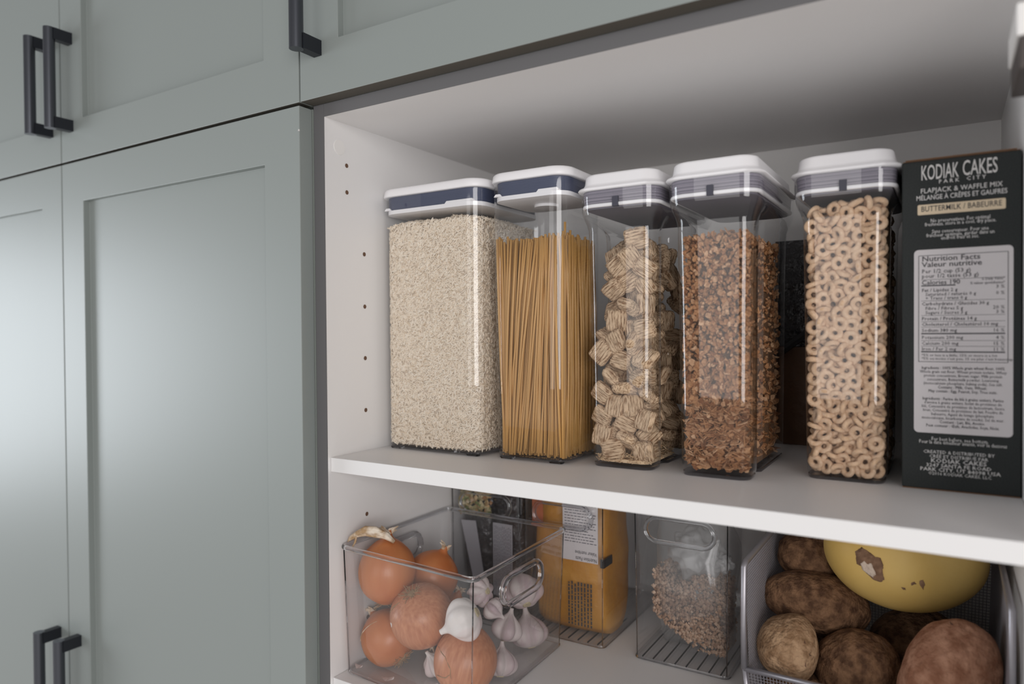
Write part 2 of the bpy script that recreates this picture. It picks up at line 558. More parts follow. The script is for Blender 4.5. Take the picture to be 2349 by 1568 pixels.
# concealed hinge on the right-hand side, its white cap and dark arm reaching inwards
hg = MB()
hg.box(0.712, 0.7299, -0.035, 0.040, 0.338, 0.3605)
hinge = hg.build('hinge', M['steel'], pan, bevel=0.0015)
MB().box(0.7105, 0.7299, -0.036, 0.0405, 0.3607, 0.3835).build('hinge_cap', M['cap'], hinge, bevel=0.0015)

for z0, z1, lab in ((-0.0180, 0.0, 'long white shelf carrying the row of tall food containers'),
                    (ZS - 0.018, ZS, 'white shelf underneath, carrying the onion bin and the wire basket')):
    s = MB().box(0.0004, W - 0.0004, 0.0053, D - 0.001, z0, z1).build('cabinet_shelf', M['white'], None, bevel=0.0006)
    tag(s, lab, 'shelf')

# ---------------------------------------------------------------- square containers (rice, pasta)


def square_container(label, x0, x1, y0, y1, top, r):
    """pop-lid container; x0..y1 is the lid outline"""
    t = thing('storage_container', label, 'food container', ((x0 + x1) / 2, (y0 + y1) / 2, 0))
    ox, oy = t.location.x, t.location.y
    a0, a1, b0, b1 = x0 - ox, x1 - ox, y0 - oy, y1 - oy
    e = 0.0020
    rings = []
    for z, i in ((0.0045, 0.012), (0.0030, 0.0105), (0.0055, 0.0062), (0.0095, 0.0048), (0.10, 0.0035), (0.22, 0.0026), (top - 0.014, e), (top - 0.0125, e)):
        rings.append(rrect(a0 + i, a1 - i, b0 + i, b1 - i, z, r - i * 0.6, 8))
    mb = MB()
    mb.loft(rings[2:], cap0=False, cap1=False)
    body = mb.build('container_body', M['clear'], t, sharp=0.9)
    mb = MB()
    i = 0.0065
    mb.loft([rrect(a0 + i + 0.002, a1 - i - 0.002, b0 + i + 0.002, b1 - i - 0.002, 0.0022, r - 0.008, 8),
             rrect(a0 + i, a1 - i, b0 + i, b1 - i, 0.0034, r - 0.006, 8),
             rrect(a0 + i, a1 - i, b0 + i, b1 - i, 0.0052, r - 0.006, 8)], cap0=True, cap1=True)
    mb.build('container_base', M['clear_base'], t, sharp=0.9)
    for fx in (a0 + 0.022, a1 - 0.022):
        for fy in (b0 + 0.014, b1 - 0.014):
            f_ = MB()
            f_.loft([rrect(fx - 0.009, fx + 0.009, fy - 0.004, fy + 0.004, 0.0001, 0.003, 3), rrect(fx - 0.010, fx + 0.010, fy - 0.005, fy + 0.005, 0.0024, 0.003, 3)])
            f_.build('foot', M['rim'], t, sharp=0.9)
    # lid
    mb = MB()
    zl = top - 0.0115
    mb.loft([rrect(a0 + 0.004, a1 - 0.004, b0 + 0.004, b1 - 0.004, zl, r - 0.003, 8),
             rrect(a0 + 0.0005, a1 - 0.0005, b0 + 0.0005, b1 - 0.0005, zl + 0.0002, r, 8),
             rrect(a0, a1, b0, b1, zl + 0.0015, r, 8),
             rrect(a0 + 0.0008, a1 - 0.0008, b0 + 0.0008, b1 - 0.0008, top - 0.003, r, 8),
             rrect(a0 + 0.0025, a1 - 0.0025, b0 + 0.0025, b1 - 0.0025, top - 0.0008, r - 0.001, 8),
             rrect(a0 + 0.006, a1 - 0.006, b0 + 0.006, b1 - 0.006, top, r - 0.003, 8)])
    lid = mb.build('lid', M['lid'], t, sharp=1.2)
    i = 0.0062
    mb = MB()
    mb.loft([rrect(a0 + i, a1 - i, b0 + i, b1 - i, top - 0.0290, r - 0.004, 8), rrect(a0 + i, a1 - i, b0 + i, b1 - i, zl - 0.0002, r - 0.004, 8)])
    mb.build('seal', M['seal_blue'], lid, sharp=0.9)
    # inner white plate with its raised end tabs
    mb = MB()
    zi = top - 0.0292
    mb.loft([rrect(a0 + 0.012, a1 - 0.012, b0 + 0.012, b1 - 0.012, zi - 0.0065, r - 0.006, 8),
             rrect(a0 + i - 0.001, a1 - i + 0.001, b0 + i - 0.001, b1 - i + 0.001, zi - 0.0052, r - 0.003, 8),
             rrect(a0 + i - 0.001, a1 - i + 0.001, b0 + i - 0.001, b1 - i + 0.001, zi, r - 0.003, 8)])
    w = a1 - a0
    for c0, c1 in ((a0 + 0.010, a0 + 0.022), (a1 - 0.046 * w / 0.17 - 0.012, a1 - 0.012)):
        q = [(c0, zi), (c1, zi), (c1 - 0.003, zi + 0.0032), (c0 + 0.003, zi + 0.0032)]
        yb = b0 + i - 0.0012
        mb.add([(x, yb, z) for x, z in q] + [(x, yb + 0.004, z) for x, z in q], [(0, 1, 2, 3), (7, 6, 5, 4), (3, 2, 6, 7), (0, 4, 5, 1), (1, 5, 6, 2), (0, 3, 7, 4)])
    mb.build('inner_lid', M['lid'], lid, sharp=0.9)
    mb = MB()
    cx = (a0 + a1) / 2
    cy = (b0 + b1) / 2
    mb.tube([(cx, cy, zi - 0.0066), (cx, cy, zi - 0.010)], 0.016, 24)
    mb.build('lid_button', M['lid'], lid, sharp=0.9)
    return t


RX0, RX1, RY0, RY1 = 0.0025, 0.1735, 0.0925, 0.2635
square_container('wide square clear container filled with white rice, white lid', RX0, RX1, RY0, RY1, 0.3545, 0.024)
PX0, PX1, PY0, PY1 = 0.1775, 0.2915, 0.0985, 0.2125
square_container('narrow square clear container of upright spaghetti, white lid', PX0, PX1, PY0, PY1, 0.3560, 0.024)

# rice: a packed block with loose grains over its faces
ix0, ix1, iy0, iy1 = RX0 + 0.0092, RX1 - 0.0088, RY0 + 0.0080, RY1 - 0.0080


def rice():
    V, Fc = [], []
    # unit grain: 6-sided spindle
    segs = [(-1, 0.25), (-0.6, 0.8), (0.0, 1.0), (0.6, 0.8), (1, 0.25)]
    unit = []
    for t, rr in segs:
        for k in range(5):
            a = 2 * PI * k / 5
            unit.append((t * 0.0036, math.cos(a) * rr * 0.00098, math.sin(a) * rr * 0.00098))
    unit = np.array(unit)
    uf = []
    for i in range(4):
        for k in range(5):
            l = (k + 1) % 5
            uf.append((i * 5 + k, i * 5 + l, (i + 1) * 5 + l, (i + 1) * 5 + k))
    uf.append((4, 3, 2, 1, 0))
    uf.append((20, 21, 22, 23, 24))

    def level(x, y):
        d = min(x - ix0, ix1 - x, y - iy0, iy1 - y)
        return 0.302 + 0.010 * min(1, max(0, d) / 0.03) + 0.003 * noise.noise(Vector((x * 40, y * 40, 1)))

    def put(p, u, w, s):
        u = u.normalized()
        w = (w - u * w.dot(u)).normalized()
        q = u.cross(w)
        R_ = np.array([[u.x, w.x, q.x], [u.y, w.y, q.y], [u.z, w.z, q.z]])
        vv = unit * s @ R_.T + np.array(p)
        n = len(V) * 25
        V.append(vv)
        for f in uf:
            Fc.append(tuple(i + n for i in f))
    for _ in range(9500):   # front
        x = random.uniform(ix0 + 0.012, ix1 - 0.012)
        z = random.uniform(0.0075, 0.304 + 0.003 * noise.noise(Vector((x * 60, 0, 3))) + 0.002)
        a = random.gauss(0.3, 0.75)
        put((x, iy0 + random.uniform(0.0, 0.0016), z), Vector((math.cos(a), random.gauss(0, 0.12), math.sin(a))), Vector((0, 1, 0)), random.uniform(0.8, 1.1))
    R_c = 0.0125
    for cx, cy, a0 in ((ix1 - R_c, iy0 + R_c, -PI / 2), (ix0 + R_c, iy0 + R_c, PI)):
        for _ in range(1300):
            t = a0 + random.random() * PI / 2
            nrm = Vector((math.cos(t), math.sin(t), 0))
            tang = Vector((-math.sin(t), math.cos(t), 0))
            a = random.gauss(0.6, 0.8)
            rr = R_c - random.uniform(0, 0.0014)
            put((cx + nrm.x * rr, cy + nrm.y * rr, random.uniform(0.0075, 0.303)), tang * math.cos(a) + Vector((0, 0, math.sin(a))), nrm, random.uniform(0.8, 1.0))
    for _ in range(4200):   # right side
        y = random.uniform(iy0 + 0.012, iy1 - 0.012)
        a = random.gauss(0.2, 0.75)
        put((ix1 - random.uniform(0, 0.0014), y, random.uniform(0.0075, 0.304)), Vector((random.gauss(0, 0.12), math.cos(a), math.sin(a))), Vector((1, 0, 0)), random.uniform(0.8, 1.1))
    for _ in range(3800):   # top
        x = random.uniform(ix0 + 0.001, ix1 - 0.001)
        y = random.uniform(iy0 + 0.001, iy1 - 0.001)
        a = random.uniform(0, PI)
        put((x, y, level(x, y) + random.uniform(0, 0.0018)), Vector((math.cos(a), math.sin(a), random.gauss(0, 0.3))), Vector((0, 0, 1)), random.uniform(0.8, 1.1))
    grains = np.concatenate(V)
    me = bpy.data.meshes.new('rice')
    # packed core
    rings = [rrect(ix0 + i, ix1 - i, iy0 + i, iy1 - i, z, 0.0125, 6) for z, i in ((0.0062, 0.004), (0.0085, 0.0012), (0.2, 0.0010), (0.301, 0.0012), (0.306, 0.008), (0.311, 0.03))]
    cb = MB().loft(rings)
    n0 = len(grains)
    verts = [tuple(v) for v in grains] + cb.v
    faces = Fc + [tuple(i + n0 for i in f) for f in cb.f]
    mi = [0] * len(Fc) + [1] * len(cb.f)
    me = mesh_from('rice', verts, faces, mats=[M['rice'], M['rice_core']], mi=mi, smooth=True)
    o = link('rice', me)
    tag(o, 'white long grain rice filling the wide square container', 'rice', None, 'stuff')


rice()

# spaghetti
sx0, sx1, sy0, sy1 = PX0 + 0.0095, PX1 - 0.0080, PY0 + 0.0080, PY1 - 0.0080


def strand_mesh(bow, m):
    mb = MB()
    pts = [(bow * math.sin(PI * k / 6), 0, 0.2625 * k / 6) for k in range(7)]
    mb.tube(pts, 0.00152, 7)
    return mesh_from('spaghetti_strand', mb.v, mb.f, m, smooth=False)


def spaghetti():
    meshes = [strand_mesh(b, M['pasta']) for b in (-0.004, -0.002, 0.0, 0.002, 0.004)]
    for me in meshes:
        me.polygons.foreach_set('use_smooth', [True] * len(me.polygons))
    spots = []
    step = 0.00315
    W_ = sx1 - sx0
    D_ = sy1 - sy0
    nx = int(W_ / step)
    for row in range(4):
        for k in range(nx + 1):
            spots.append((sx0 + 0.002 + k * (W_ - 0.004) / nx + random.uniform(-.0005, .0005), sy0 + 0.0016 + row * 0.0030 + random.uniform(-.0004, .0004)))
    for col in range(5):
        for k in range(int((D_ - 0.013) / step)):
            spots.append((sx1 - 0.0018 - col * 0.0030 + random.uniform(-.0004, .0004), sy0 + 0.0140 + k * step))
    first = None
    for i, (x, y) in enumerate(spots[:300]):
        u = (x - sx0) / W_
        # bundles lean: left part upright, middle leans right, right part upright
        lean = 0.016 * math.exp(-((u - 0.42) / 0.25) ** 2) + random.gauss(0, 0.0028) - 0.006 * math.exp(-(u / 0.12) ** 2)
        xt = min(max(x + lean, sx0 + 0.0016), sx1 - 0.0016)
        xb = min(max(x - lean * 0.7 + 0.004 * math.exp(-(u / 0.15) ** 2), sx0 + 0.003), sx1 - 0.003)
        yt = min(max(y + random.gauss(0, 0.0012), sy0 + 0.0008), sy1 - 0.0016)
        v = Vector((xt - xb, yt - y, 0.2625)).normalized()
        rot = v.to_track_quat('Z', 'Y').to_euler()
        z = 0.0062 + max(0, random.gauss(0.003, 0.0034)) + (0.007 if random.random() < 0.03 else 0)
        dx = min(abs(xt - sx0), 0.02)
        z -= 0.010 * max(0, (0.018 - dx) / 0.018) if False else 0
        me = random.choice(meshes)
        if first is None:
            o = link('spaghetti_strand', me, None, (xb, y, z), rot)
            tag(o, 'thin dry spaghetti strand standing upright in the narrow square container', 'spaghetti', 'spaghetti strands in the square container')
            first = o
        else:
            o = first.copy()
            o.data = me
            COL.objects.link(o)
            o.location = (xb, y, z)
            o.rotation_euler = rot
    mb = MB()
    y = sy0 + 0.0145
    while y < sy1 - 0.001:
        x = sx0 + 0.002
        while x < sx1 - 0.017:
            h = 0.2635 + random.gauss(0.004, 0.003)
            ln = random.gauss(0.002, 0.003)
            mb.tube([(x + random.uniform(-.0006, .0006), y, 0.0062), (x + min(ln, sx1 - 0.003 - x), y + random.uniform(-0.001, 0.0005), h)], 0.0015, 5)
            x += 0.0033
        y += 0.0034
    o = mb.build('spaghetti_bundle', M['pasta2'], None)
    tag(o, 'dry spaghetti packed behind the front strands of the narrow square container', 'spaghetti', None, 'stuff')


spaghetti()

# ---------------------------------------------------------------- cereal dispensers
BW, BD = 0.0830, 0.190   # body


def disp_outline(w, d, z, r, groove, n=6):
    """plan outline of a dispenser body: rounded rectangle with a hand groove on each long side. origin at front centre"""
    pts = []

    def arc(cx, cy, rr, a0, a1, k):
        for j in range(k + 1):
            a = a0 + (a1 - a0) * j / k
            pts.append((cx + rr * math.cos(a), cy + rr * math.sin(a), z))
    h = w / 2
    arc(h - r, r, r, -PI / 2, 0, n)
    if True:
        g = groove
        for y, q in ((0.028, 0), (0.034, 0.25), (0.040, 0.85), (0.046, 1), (0.054, 1), (0.058, 0.8), (0.0605, 0.25), (0.062, 0.0)):
            pts.append((h - g * q, y, z))
    arc(h - r, d - r, r, 0, PI / 2, n)
    arc(-h + r, d - r, r, PI / 2, PI, n)
    g = groove
    for y, q in ((0.062, 0), (0.0605, 0.25), (0.058, 0.8), (0.054, 1), (0.046, 1), (0.040, 0.85), (0.034, 0.25), (0.028, 0)):
        pts.append((-h + g * q, y, z))
    arc(-h + r, r, r, PI, 1.5 * PI, n)
    return pts


def dispenser():
    t = thing('cereal_dispenser', None, None)
    rings = []
    bow = 0.0
    for z, w, y0, r, g in ((0.0040, BW - 0.012, 0.0060, 0.012, 0.004), (0.0065, BW - 0.0075, 0.0038, 0.013, 0.007), (0.012, BW - 0.006, 0.003, 0.014, 0.008),
                           (0.10, BW - 0.004, 0.0018, 0.014, 0.009), (0.20, BW - 0.002, 0.0008, 0.014, 0.009), (0.268, BW, 0.0, 0.014, 0.009),
                           (0.276, BW + 0.001, -0.0005, 0.015, 0.008), (0.284, BW + 0.006, -0.0025, 0.017, 0.004), (0.291, BW + 0.0125, -0.0055, 0.019, 0.0),
                           (0.299, BW + 0.0165, -0.0075, 0.021, 0.0), (0.3215, BW + 0.0185, -0.0085, 0.022, 0.0)):
        ring = disp_outline(w, BD - 2 * y0 if z < 0.27 else BD + 0.004 - 2 * y0, 0, r, g)
        rings.append([(x, y + y0, z) for x, y, _ in ring])
    body = MB().loft(rings, cap0=False, cap1=False).build('container_body', M['clear'], t, sharp=1.0)
    b = [(x * 0.90, (y - BD / 2) * 0.955 + BD / 2, z) for x, y, z in disp_outline(BW, BD, 0, 0.013, 0.007)]
    MB().loft([[(x * 0.97, y, 0.0003) for x, y, _ in b], [(x, y, 0.0018) for x, y, _ in b], [(x, y, 0.0040) for x, y, _ in b]]).build('container_base', M['clear_base'], t, sharp=0.9)
    # lid: broad flange, stepped crown
    y0, y1 = -0.0095, BD + 0.010
    hw = (BW + 0.0200) / 2
    mb = MB()
    mb.loft([rrect(-hw + 0.004, hw - 0.004, y0 + 0.004, y1 - 0.004, 0.3212, 0.019, 8),
             rrect(-hw - 0.001, hw + 0.001, y0 - 0.001, y1 + 0.001, 0.3216, 0.022, 8),
             rrect(-hw - 0.0018, hw + 0.0018, y0 - 0.0018, y1 + 0.0018, 0.3230, 0.022, 8),
             rrect(-hw - 0.0006, hw + 0.0006, y0 - 0.0006, y1 + 0.0006, 0.3248, 0.021, 8),
             rrect(-hw + 0.0035, hw - 0.0035, y0 + 0.0035, y1 - 0.0035, 0.3268, 0.019, 8),
             rrect(-hw + 0.0052, hw - 0.0052, y0 + 0.0052, y1 - 0.0052, 0.3300, 0.018, 8),
             rrect(-hw + 0.0062, hw - 0.0062, y0 + 0.0062, y1 - 0.0062, 0.3385, 0.018, 8),
             rrect(-hw + 0.0074, hw - 0.0074, y0 + 0.0074, y1 - 0.0074, 0.3405, 0.018, 8),
             rrect(-hw + 0.0105, hw - 0.0105, y0 + 0.0105, y1 - 0.0105, 0.3417, 0.016, 8)])
    lid = mb.build('lid', M['lid'], t, sharp=1.2)
    i = 0.0044
    mb = MB()
    mb.loft([rrect(-hw + i, hw - i, y0 + i, y1 - i, 0.3065, 0.019, 8), rrect(-hw + i - 0.0008, hw - i + 0.0008, y0 + i - .0008, y1 - i + .0008, 0.3209, 0.0195, 8)])
    mb.build('seal', M['seal_grey'], lid, sharp=0.9)
    mb = MB()
    loop = [(x, y, 0.3040) for x, y, _ in rrect(-hw + i + 0.0004, hw - i - 0.0004, y0 + i + 0.0004, y1 - i - 0.0004, 0, 0.019, 8)]
    mb.tube(loop, 0.0024, 8, closed=True)
    mb.build('inner_rim', M['lid'], lid, smooth=True)
    MB().box(-0.0035, 0.0035, y0 + i - 0.0036, y0 + i + 0.001, 0.3008, 0.3120).build('seal_notch', M['notch'], lid)
    mb = MB()
    mb.loft([rrect(-hw + 0.008, hw - 0.008, y0 + 0.008, y1 - 0.008, 0.3005, 0.016, 6), rrect(-hw + 0.0075, hw - 0.0075, y0 + 0.0075, y1 - 0.0075, 0.3050, 0.016, 6)])
    mb.build('inner_lid', M['seal_grey'], lid)
    return t


DISP = [((0.3490, 0.1160, 0), 0.0, 'tall clear dispenser of shredded wheat squares beside the spaghetti'),
        ((0.4570, 0.1150, 0), 0.0, 'tall clear dispenser of brown flake and cluster cereal, between two other dispensers'),
        ((0.5790, 0.1655, 0), 0.0, 'tall clear dispenser of oat rings next to the black box')]
d0 = dispenser()
for i, (loc, rz, lab) in enumerate(DISP):
    d = d0 if i == 0 else copy_tree(d0)
    d.location = loc
    d.rotation_euler = (0, 0, rz)
    tag(d, lab, 'food container', 'tall cereal dispensers')


def relax(n, lo, hi, dmin, iters=90, seed=3):
    g = np.random.default_rng(seed)
    lo, hi = np.array(lo), np.array(hi)
    P = lo + (hi - lo) * g.random((n, 3))
    for it in range(iters):
        cell = dmin
        diff = P[:, None, :] - P[None, :, :]
        d2 = (diff ** 2).sum(-1)
        np.fill_diagonal(d2, 1)
        m_ = d2 < dmin * dmin
        d = np.sqrt(d2)
        k = np.where(m_, (dmin - d) / d * 0.45, 0)
        P += (diff * k[..., None]).sum(1) * 0.6
        P[:, 2] -= 0.00005
        P = np.minimum(np.maximum(P, lo), hi)
    return P


# shredded wheat squares
def wheat_mesh(seed):
    rnd = random.Random(seed)
    bm = bmesh.new()
    bmesh.ops.create_grid(bm, x_segments=14, y_segments=14, size=1)
    me = bpy.data.meshes.new('wheat')
    hx, hy, hz = 0.0132, 0.0122, 0.0068
    N = 16
    V, Fc = [], []
    off = Vector((seed * 7.3, 0, 0))
    for side in (1, -1):
        base = len(V)
        for j in range(N + 1):
            for i in range(N + 1):
                u, v = -1 + 2 * i / N, -1 + 2 * j / N
                edge = (1 - abs(u) ** 4) * (1 - abs(v) ** 6)
                t = hz * (0.34 + 0.66 * max(0, edge) ** 0.5)
                fib = 0.0011 * noise.noise(Vector((u * 3.2, v * 21, side * 2.0)) + off) + 0.0007 * noise.noise(Vector((u * 9, v * 44, side)) + off)
                x = u * hx * (1 - 0.07 * abs(v) ** 3) * (1 + 0.07 * noise.noise(Vector((0, v * 9, 5)) + off))
                y = v * hy * (1 - 0.12 * abs(u) ** 4) * (1 + 0.08 * noise.noise(Vector((u * 4, 0, 9)) + off))
                V.append((x + 0.0006 * noise.noise(Vector((u * 8, v * 20, 3)) + off), y, side * (t + fib)))
        for j in range(N):
            for i in range(N):
                a = base + j * (N + 1) + i
                q = (a, a + 1, a + N + 2, a + N + 1)
                Fc.append(q if side > 0 else q[::-1])
    n1 = (N + 1) ** 2
    border = [i for i in range(N + 1)] + [j * (N + 1) + N for j in range(1, N + 1)] + [N * (N + 1) + i for i in range(N - 1, -1, -1)] + [j * (N + 1) for j in range(N - 1, 0, -1)]
    for k in range(len(border)):
        a, b = border[k], border[(k + 1) % len(border)]
        Fc.append((b, a, a + n1, b + n1))
    bm.free()
    # broken wheat strands fraying along the two cut edges
    mb = MB()
    for _ in range(34):
        s = rnd.choice((-1, 1))
        y = rnd.uniform(-0.7, 0.7) * hy
        z = rnd.uniform(-0.8, 0.8) * hz * 0.5
        L = rnd.uniform(0.002, 0.005)
        mb.tube([(s * (hx * 0.93 - L), y, z * 1.2), (s * (hx * 0.93 + rnd.uniform(-0.001, 0.0008)), y + rnd.uniform(-.001, .001), z)], 0.00032, 3)
    n = len(V)
    V += mb.v
    Fc += [tuple(i + n for i in f) for f in mb.f]
    return mesh_from('shredded_wheat_square', V, Fc, M['wheat'], smooth=True)


def shredded():
    base = Vector(DISP[0][0])
    meshes = [wheat_mesh(s) for s in range(5)]
    lo = (-BW / 2 + 0.0145, 0.0135, 0.020)
    hi = (BW / 2 - 0.0145, 0.135, 0.272)
    P = relax(205, lo, hi, 0.0220, 160, 5)
    first = None
    for p in P:
        top = p[2] > 0.25
        if 0.030 < p[1] < 0.064 and abs(p[0]) > BW / 2 - 0.020:
            p[0] = math.copysign(BW / 2 - 0.021, p[0])
        q = (base.x + p[0], base.y + p[1], p[2])
        if p[1] < 0.030 and random.random() < 0.7:   # lie against the front
            rot = Euler((PI / 2 + random.gauss(0, 0.35), random.uniform(0, 2 * PI) * 0 + random.gauss(0, 0.3), random.gauss(0, 0.35)))
            rot = (rot.to_matrix() @ Matrix.Rotation(random.uniform(0, 2 * PI), 3, 'Z')).to_euler()
        else:
            rot = Euler((random.uniform(0, 2 * PI), random.uniform(0, 2 * PI), random.uniform(0, 2 * PI)))
        if first is None:
            o = first = link('shredded_wheat_square', random.choice(meshes), None, q, rot)
            tag(o, 'square of woven-looking shredded wheat in the first tall dispenser', 'cereal', 'shredded wheat squares in the first dispenser')
        else:
            o = first.copy()
            o.data = random.choice(meshes)
            COL.objects.link(o)
            o.location, o.rotation_euler = q, rot
        s = random.uniform(0.90, 1.06)
        o.scale = (s, s, s)
    # crumbs on the bottom
    mb = MB()
    for _ in range(2600):
        x = random.uniform(-BW / 2 + 0.009, BW / 2 - 0.009)
        y = random.uniform(0.0058, 0.10)
        hmax = 0.0075 + 0.009 * max(0, min(1, (x + 0.005) / 0.03))
        z = 0.0062 + random.random() ** 1.3 * hmax
        a, c = random.uniform(0, 2 * PI), random.gauss(0, 0.35)
        L = random.uniform(0.0010, 0.0032)
        v = Vector((math.cos(a) * math.cos(c), math.sin(a) * math.cos(c), math.sin(c))) * L
        x = min(max(x, -BW / 2 + 0.009), BW / 2 - 0.009)
        y = max(y, 0.0085)
        mb.tube([(base.x + x - v.x, base.y + y - v.y, max(z - v.z, 0.006)), (base.x + x + v.x, base.y + y + v.y, max(z + v.z, 0.006))], 0.00042, 3)
    for k in range(1):
        mb.loft([[(base.x + px, base.y + py, 0.0058) for px, py, _ in rrect(-BW / 2 + 0.010, BW / 2 - 0.010, 0.010, 0.10, 0, 0.01, 3)],
                 [(base.x + px, base.y + py, 0.0095) for px, py, _ in rrect(-BW / 2 + 0.010, BW / 2 - 0.010, 0.010, 0.10, 0, 0.01, 3)]])
    o = mb.build('wheat_crumbs', M['crumb'])
    tag(o, 'fine wheat crumbs on the floor of the shredded wheat dispenser', 'crumbs', None, 'stuff')


shredded()


def flake(rnd, size, thick):
    """one irregular curled flake, unit geometry as verts, faces"""
    n = 8
    curl = rnd.uniform(-0.5, 0.5)
    curl2 = rnd.uniform(-0.4, 0.4)
    ring = []
    for k in range(n):
        a = 2 * PI * k / n
        r = size * rnd.uniform(0.65, 1.1)
        x, y = r * math.cos(a), r * math.sin(a) * 0.75
        ring.append((x, y, (curl * x * x + curl2 * y * x) / size + rnd.gauss(0, 0.10) * size))
    V = [(0, 0, thick)] + [(x, y, z + thick * 0.35) for x, y, z in ring] + [(x, y, z - thick * 0.35) for x, y, z in ring] + [(0, 0, -thick)]
    F_ = []
    for k in range(n):
        l = (k + 1) % n
        F_ += [(0, 1 + k, 1 + l), (1 + k, 1 + n + k, 1 + n + l, 1 + l), (2 * n + 1, 1 + n + l, 1 + n + k)]
    return V, F_


def flakes():
    base = Vector(DISP[1][0])
    rnd = random.Random(11)
    mb = MB()
    hx = BW / 2 - 0.0045
    top = 0.262

    def put(x, y, z, s, th, flat):
        V, F_ = flake(rnd, s, th)
        R_ = Euler((rnd.gauss(0, flat), rnd.gauss(0, flat), rnd.uniform(0, 2 * PI))).to_matrix()
        mb.add([(base.x + x + q.x, base.y + y + q.y, z + q.z) for q in (R_ @ Vector(v) for v in V)], F_)

    def halfw(y):
        if 0.034 < y < 0.060:
            return hx - 0.010
        return hx

    N = 5200
    for i in range(N):
        z = 0.011 + (top - 0.011) * rnd.random()
        f = z / top
        big = 0.0085 if f < 0.30 else (0.0055 if f < 0.5 else 0.0036)
        s = big * rnd.uniform(0.45, 1.0)
        if f > 0.5:
            s = rnd.choice((0.0022, 0.0026, 0.0032, 0.0042))
        th = s * (0.16 if f < 0.3 else 0.4 if f < 0.5 else 0.55)
        c = rnd.random()
        m_ = s * 0.8
        if c < 0.55:      # front layer
            x = rnd.uniform(-hx + m_, hx - m_)
            y = 0.0050 + m_ * 0.7 + rnd.random() ** 1.5 * 0.014
        elif c < 0.80:    # both long sides
            y = rnd.uniform(0.012, BD - 0.012)
            x = (halfw(y) - m_ - rnd.random() * 0.006) * rnd.choice((1, 1, -1))
        else:
            x = rnd.uniform(-hx + m_, hx - m_)
            y = rnd.uniform(0.01, BD - 0.012)
            z = top - rnd.random() * 0.010 + 0.004 * noise.noise(Vector((x * 60, y * 60, 0)))
        if z > top - 0.012:
            z += 0.006 * noise.noise(Vector((x * 50, y * 30, 4)))
        # keep the rounded corners clear
        r = 0.013
        if y < r and abs(x) > hx - r:
            k = abs(x) - (hx - r)
            y = max(y, 0.0045 + r - math.sqrt(max(r * r - k * k, 0)) + m_ * 0.6)
        put(x, y, max(z, 0.008 + m_ * 0.5), s, th, 0.5 if f < 0.3 else 1.4)
    n1 = len(mb.f)
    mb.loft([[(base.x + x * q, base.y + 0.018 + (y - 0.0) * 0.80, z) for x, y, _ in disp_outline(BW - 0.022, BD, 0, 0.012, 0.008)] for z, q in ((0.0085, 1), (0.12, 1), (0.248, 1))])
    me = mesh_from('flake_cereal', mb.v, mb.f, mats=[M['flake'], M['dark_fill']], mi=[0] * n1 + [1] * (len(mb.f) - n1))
    o = link('flake_cereal', me)
    tag(o, 'brown toasted flakes and granola clusters filling the middle dispenser', 'cereal', None, 'stuff')


flakes()


def torus(R_, r_, n=16, k=8, seed=0):
    V, F_ = [], []
    for i in range(n):
        a = 2 * PI * i / n
        rr = r_ * (1 + 0.10 * noise.noise(Vector((math.cos(a) * 2, math.sin(a) * 2, seed * 3.1))))
        RR = R_ * (1 + 0.06 * noise.noise(Vector((math.cos(a) * 1.3, math.sin(a) * 1.3, seed * 5.7))))
        for j in range(k):
            b = 2 * PI * j / k
            V.append(((RR + rr * math.cos(b)) * math.cos(a), (RR + rr * math.cos(b)) * math.sin(a), rr * 0.95 * math.sin(b)))
    for i in range(n):
        for j in range(k):
            F_.append((i * k + j, ((i + 1) % n) * k + j, ((i + 1) % n) * k + (j + 1) % k, i * k + (j + 1) % k))
    return V, F_


